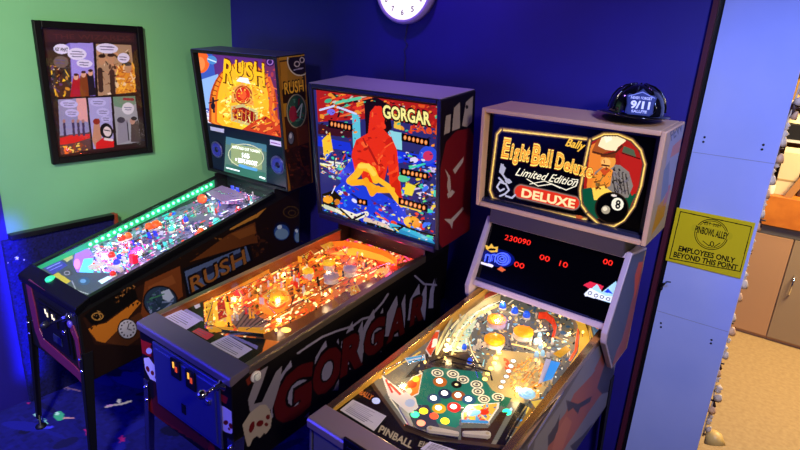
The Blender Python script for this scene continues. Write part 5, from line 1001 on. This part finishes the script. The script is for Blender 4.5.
c.text('EMPLOYEES ONLY', (678, 250.6), (734.5, 263.2), (1.2, -5), INK, .035); c.text('BEYOND THIS POINT', (673, 256.6), (737, 270.2), (1.2, -5), INK, .035)
c.build('face_plate', art_mat('sign print', 0, .25, coat=.5), sg, .004)

# fire helmet on the tan machine
hp = Vector((-.520, 2.14, 1.8225)); HB = mat('gloss black helmet', '#0b0b12', .12, coat=.6)
he = empty('fire_helmet', hp, 0, 'small black fire helmet with 9/11 shield on top of the tan machine', 'helmet')
ax = math.radians(-38); fw = Vector((math.sin(-ax), -math.cos(ax), 0)); sd = Vector((fw.y*-1, fw.x, 0))
m = MB(); seg = 32; rings = []
for r_, z in ((.098, .012), (.100, .03), (.098, .055), (.09, .085), (.074, .112), (.05, .131), (.024, .141)):
    rings.append([m.bm.verts.new(fw*(r_*1.12*math.cos(2*PI*k/seg))+sd*(r_*.98*math.sin(2*PI*k/seg))+Vector((0, 0, z))) for k in range(seg)])
for a, b in zip(rings, rings[1:]):
    for k in range(seg): m.face([a[k], a[(k+1) % seg], b[(k+1) % seg], b[k]], HB, True)
m.face(rings[-1], HB, True)
for k in range(8):
    a = 2*PI*k/8+.2; m.tube([fw*(1.14*r_*math.cos(a))+sd*(1.0*r_*math.sin(a))+Vector((0, 0, z)) for r_, z in ((.1, .032), (.098, .056), (.09, .087), (.074, .114), (.05, .133), (.02, .143))], .0035, HB, 6)
m.build('shell', he)
m = MB(); o_, i_ = [], []
for k in range(40):
    a = 2*PI*k/40; back = max(0, -math.cos(a)); d = fw*math.cos(a)*1.12+sd*math.sin(a)*.98
    o_.append((d*(.122+.055*back**2), .010-.012*back**2+.004*abs(math.sin(a)))); i_.append((d*.096, .02))
R = [[m.bm.verts.new(p+Vector((0, 0, z+dz))) for p, z in q] for q, dz in ((i_, .006), (o_, .004), (o_, 0), (i_, 0))]
for a, b in zip(R, R[1:]+R[:1]):
    for k in range(40): m.face([a[k], a[(k+1) % 40], b[(k+1) % 40], b[k]], HB, True)
m.build('brim', he)
bf = Vector((.22, -.975, 0)).normalized(); br = Vector((-bf.y, bf.x, 0)); bu = (Vector((0, 0, 1))+bf*-.30).normalized()
b0 = fw*.03+bf*.098+Vector((0, 0, .022)); bw, bh = .108, .112
o = b0-br*bw/2
cc = Canvas(None, o, br*bw, bu*bh, 110, 110, '#1a2458', .0)
cc.U, cc.V = (cc.A-.5)*100, (1-cc.B)*100
shield = [(-34, 100), (34, 100), (44, 90), (42, 62), (48, 30), (40, 22), (26, 24), (10, 10), (0, 0), (-10, 10), (-26, 24), (-40, 22), (-48, 30), (-42, 62), (-44, 90)]
cc.poly([(x*.9, 6+y*.9) for x, y in shield], '#27346e'); cc.text('9/11', (-30, 74), (30, 74), (0, -26), '#e8ecff', .04); cc.text('NEVER FORGET', (-33, 40), (33, 40), (0, -9), '#c8d0f0', .03); cc.text('SALUTE', (-24, 90), (24, 90), (0, -9), '#c8d0f0', .03)
cc.line([(-40, 32), (0, 14), (40, 32)], 3, '#8a98d8')
cc.build('front_shield', art_mat('helmet shield', 0, .3), he, keep=cc.pm(shield))
m = MB(); pts = [o+br*bw*(x/100+.5)+bu*bh*(1-y/100) for x, y in shield]; m.plate([p-bf*.0015 for p in pts], -bf*.004, HB); m.build('shield_backing', he); he.scale = (.95, .95, .83)

# knotted garland hanging down the edge of the white panel
gp = [(799, 88), (790, 112), (781, 138), (773, 160), (766, 182), (760, 202), (754, 222), (748, 244), (742, 262), (737, 284), (731, 304), (727, 326), (722, 350), (717, 374), (713, 398), (708, 418), (704, 436)]
def GW(u, v): return Vector(on_plane(u, v, (0, YB+.068, 0), (0, 1, 0)))
g0 = GW(799, 88); g0.z = 2.2
ga = empty('hanging_garland', g0, 0, 'pale knotted cord garland with dark charms hanging down the right edge of the white panel', 'garland')
CRM = mat('cream cord', '#d8c4a8', .7); DKC = mat('dark charm', '#3a1c14', .5); PEACH = mat('peach shell', '#e0b080', .5)
m = MB(); pp = [Vector((0, 0, 0))]+[GW(u, v)-g0+Vector((.006*math.sin(k*2.3), .006*math.cos(k*1.7), 0)) for k, (u, v) in enumerate(gp)]; m.tube(pp, .004, CRM, 6); m.build('cord', ga)
rg = random.Random(3)
beads = [a.lerp(b, t) for a, b in zip(pp[1:], pp[2:]) for t in (.15, .55, .9)]
for k, p in enumerate(beads):
    m = MB(); s_ = rg.uniform(.008, .015); mm = (CRM, CRM, DKC, PEACH, CRM)[k % 5]; q = p+Vector((rg.uniform(.004, .016), -.004, 0))
    if k % 5 == 2: m.lathe(q, (.2, 0, -1), [(0, -.028), (s_*.5, -.02), (s_*.35, 0), (s_*.7, .02), (0, .032)], mm, 8); m.cyl(q+Vector((-.016, 0, .004)), q+Vector((.016, 0, .008)), .004, mm, seg=6)
    elif k % 5 in (0, 4): m.lathe(q, (.1, 0, 1), [(0, -s_*1.6), (s_, -s_*.6), (s_*.6, 0), (s_*1.1, s_*.7), (0, s_*1.7)], mm, 8)
    else: m.lathe(q, (.3, -.3, 1), [(s_*1.6, -.008), (s_*1.2, .006), (s_*.5, .02), (0, .023)], mm, 10)
    m.build('charm', ga)
q = GW(712, 436)-g0; m = MB(); m.lathe(q+Vector((.0, 0, .028)), (.35, -.35, -1), [(.008, -.004), (.030, .012), (.042, .055), (.039, .055), (.026, .014), (.004, .0)], mat('pale yellow bell', '#e8c06a', .45), 20); m.build('bell', ga)
m = MB(); m.tube([q+Vector((-.012, 0, .02)), pp[-1]], .003, CRM, 6); m.build('bell_cord', ga)

# storeroom seen past the panel
BEI = mat('beige cabinet paint', '#b48a68', .5); BEI2 = mat('grey beige cabinet paint', '#968068', .5); YC = 4.83
cb = empty('base_cabinet', (.3, YC, 0), 0, 'beige storeroom base cabinet under the wooden counter', 'cabinet')
m = MB(); m.box((-.9, .02, 0), (.9, .55, .88), BEI); m.box((-.9, .0, .83), (.9, .02, .90), mat('grey rail', '#6a6664', .5)); m.build('body', cb)
for x0, x1, mm in ((-.62, -.212, BEI), (-.205, .25, BEI2), (.257, .7, BEI2)):
    m = MB(); m.box((x0, -.002, .03), (x1, .02, .825), mm); d = m.build('door', cb, .003)
    m = MB(); hx = x0+.06 if x0 > -.4 else x0+.05; m.tube([(hx, -.002, .40), (hx, -.03, .42), (hx, -.03, .54), (hx, -.002, .56)], .006, CHROME, 8); m.build('handle', d)
WD = mat('orange counter wood', '#b8641e', .45, noise=('#d07a28', 9, .1))
m = MB(); m.box((-.6, YC-.03, .902), (1.2, YC+.56, 1.125), WD); o = m.build('wooden_counter', None, .004); tag(o, 'thick orange wooden counter top on the beige storeroom cabinet', 'counter')
def T(u, v, dy=0): return Vector(on_plane(u, v, (0, YC+dy, 0), (0, 1, 0)))
m = MB(); m.box((-.115, YC+.05, 1.126), (.01, YC+.17, 1.44), mat('cream paper bag', '#d8c49c', .7)); m.prism([(YC+.05, 1.44), (YC+.10, 1.47), (YC+.12, 1.47), (YC+.17, 1.44)], -.115, .01, mat('cream paper bag', '#d8c49c', .7)); m.box((-.113, YC+.048, 1.23), (.008, YC+.052, 1.245), mat('tan tape', '#a88a5a', .6))
tag(m.build('paper_bag', None, .006), 'cream paper bag standing on the wooden counter', 'bag')
m = MB(); m.hexa([(-.045, YC-.01, 1.126), (.005, YC-.01, 1.126), (.005, YC+.01, 1.126), (-.045, YC+.01, 1.126), (.05, YC+.03, 1.36), (.10, YC+.03, 1.35), (.10, YC+.048, 1.35), (.05, YC+.048, 1.36)], mat('brown plank', '#a06a30', .5)); tag(m.build('wood_plank'), 'brown wood plank leaning on the cream paper bag', 'plank')
for k, (x, y) in enumerate(((-.135, .015), (-.165, .05))):
    m = MB(); m.lathe((x, YC+y, 1.1255), (0, 0, 1), [(.024, 0), (.026, .01), (.026, .07), (.012, .09), (.012, .11), (0, .112)], mat('white bottle', '#d8d0c0', .4), 14); tag(m.build('bottle'), ('small white bottle on the counter beside the paper bag', 'small white bottle behind its neighbour at the counter end')[k], 'bottle', 'bottles on the storeroom counter')
m = MB(); m.lathe((-.155, YC+.13, 1.1255), (0, 0, 1), [(.03, 0), (.034, .02), (.034, .2), (.013, .25), (.013, .29), (0, .292)], mat('dark bottle', '#14121c', .2), 14); tag(m.build('bottle'), 'tall dark bottle on the counter behind the white bottles', 'bottle', 'bottles on the storeroom counter')
m = MB(); m.box((.03, YC+.10, 1.1255), (.2, YC+.3, 1.40), mat('dark brown box', '#3a1c10', .6)); tag(m.build('storage_box', None, .004), 'dark brown box on the counter right of the paper bag', 'box')
SHM = mat('pale shelf', '#c8c4c4', .5)
sh = empty('shelf_unit', (.3, YC+.16, 1.126), 0, 'pale storeroom shelf unit standing on the wooden counter', 'shelf')
for z in (.375, .655, .93):
    m = MB(); m.box((-.6, -.02, z), (.7, .38, z+.018), SHM); m.build('shelf_board', sh)
for x in (-.6, .69):
    m = MB(); m.box((x, -.02, 0), (x+.014, .38, 1.25), SHM); m.build('shelf_upright', sh)
z0 = 1.126+.395; CY = YC+.16
m = MB(); m.box((-.2, CY, z0), (-.02, CY+.3, z0+.11), mat('black box', '#0c0a0e', .5)); tag(m.build('storage_box', None, .004), 'black box on the lower storeroom shelf', 'box')
m = MB(); m.lathe((-.105, CY+.1, z0+.1115), (0, 0, 1), [(.075, 0), (.08, .006), (.052, .018), (.044, .06), (.02, .075), (0, .078)], mat('cream cap', '#e0d0ac', .7), 20); tag(m.build('straw_hat'), 'cream rounded hat on the black shelf box', 'hat')
m = MB(); m.box((-.015, CY, z0), (.16, CY+.28, z0+.2), mat('dark red box', '#5a1018', .5)); tag(m.build('storage_box', None, .004), 'dark red box on the lower storeroom shelf', 'box')
z1_ = 1.126+.675
for k, (x, col) in enumerate(((-.13, '#e0a848'), (-.065, '#e8dcc0'), (.0, '#d88a3a'), (.07, '#e8c070'))):
    m = MB(); m.lathe((x, CY+.06, z1_), (0, 0, 1), [(.028, 0), (.03, .01), (.03, .13), (.018, .15), (.018, .17), (0, .172)], mat('jar '+col, col, .4), 14); tag(m.build('jar'), ('amber jar at the left end of the upper storeroom shelf', 'white jar beside the amber jar on the upper storeroom shelf', 'orange jar right of the white jar on the upper storeroom shelf', 'straw yellow jar right of the orange jar on the upper storeroom shelf')[k], 'jar', 'jars on the upper storeroom shelf')
# hook and wall switch on the jamb
m = MB(); P = on_plane(660, 281, (0, YB-.002, 0), (0, 1, 0)); q = Vector((-.352, YB-.004, P[2])); m.tube([q+Vector((0, 0, -.02)), q+Vector((.0, -.02, -.022)), q+Vector((.004, -.03, -.012)), q+Vector((.018, -.03, .016))], .003, BLACK, 6); m.tube([q+Vector((.018, -.03, .016)), q+Vector((.034, -.026, .018))], .003, BLACK, 6); m.box((q.x-.006, q.y-.004, q.z-.035), (q.x+.006, q.y+.004, q.z-.005), BLACK); tag(m.build('coat_hook'), 'small black hook on the left edge of the white panel', 'hook')

# ================================================================== light
def area(name, loc, tgt, size, col, watt, sy=None):
    L = bpy.data.lights.new(name, 'AREA'); L.energy = watt; L.color = col; L.size = size
    if sy: L.shape = 'RECTANGLE'; L.size_y = sy
    o = bpy.data.objects.new(name, L); o.location = loc; o.rotation_euler = (Vector(tgt)-Vector(loc)).to_track_quat('-Z', 'Y').to_euler(); COL.objects.link(o); return o
def spot(name, loc, tgt, ang, col, watt, blend=.6, r=.05):
    L = bpy.data.lights.new(name, 'SPOT'); L.energy = watt; L.color = col; L.spot_size = math.radians(ang); L.spot_blend = blend; L.shadow_soft_size = r
    o = bpy.data.objects.new(name, L); o.location = loc; o.rotation_euler = (Vector(tgt)-Vector(loc)).to_track_quat('-Z', 'Y').to_euler(); COL.objects.link(o); return o
area('blacklight_front', (-2.3, -.5, 1.3), (-1.7, 1.0, .6), .9, (.03, .03, 1), 24)
spot('wall_wash_violet', (-1.6, 1.95, 2.8), (-1.35, 2.42, 2.0), 120, (.32, .14, 1), 26, 1., .05)
spot('ceiling_lamp_left', (-1.3, -.2, 2.7), (-3.15, 1.0, 1.3), 80, (1, .96, .82), 330, .9, .12)
spot('ceiling_lamp_panel', (.35, .9, 2.75), (-.2, 2.42, 1.45), 62, (.26, .38, 1), 150, .8, .15)
spot('ceiling_lamp_right', (.9, .2, 2.65), (-1.05, 1.75, 1.0), 84, (1, .82, .66), 150, .9, .15)
area('storeroom_lamp', (.9, 4.0, 2.7), (.1, 4.5, .4), .8, (1, .76, .42), 150)
area('floor_blacklight', (-2.95, .1, 1.5), (-3.15, .95, .3), .3, (.02, .02, 1), 8)
o = area('added_blue_strip', (-2.97, .95, .60), (-3.187, .985, .60), .04, (.02, .02, 1), 2.0, .9); o.data.spread = math.radians(52)  # added unseen strip light, shaped to make the blue band on the wall
w = bpy.data.worlds.new('world'); SC.world = w; w.use_nodes = True; w.node_tree.nodes['Background'].inputs[0].default_value = (.02, .02, .07, 1); w.node_tree.nodes['Background'].inputs[1].default_value = .5
SC.view_settings.view_transform = 'Standard'; SC.view_settings.look = 'None'; SC.view_settings.exposure = 0; SC.view_settings.gamma = 1; SC.view_settings.use_curve_mapping = False
SC.cycles.max_bounces = 8; SC.cycles.transparent_max_bounces = 12; SC.cycles.sample_clamp_indirect = 4
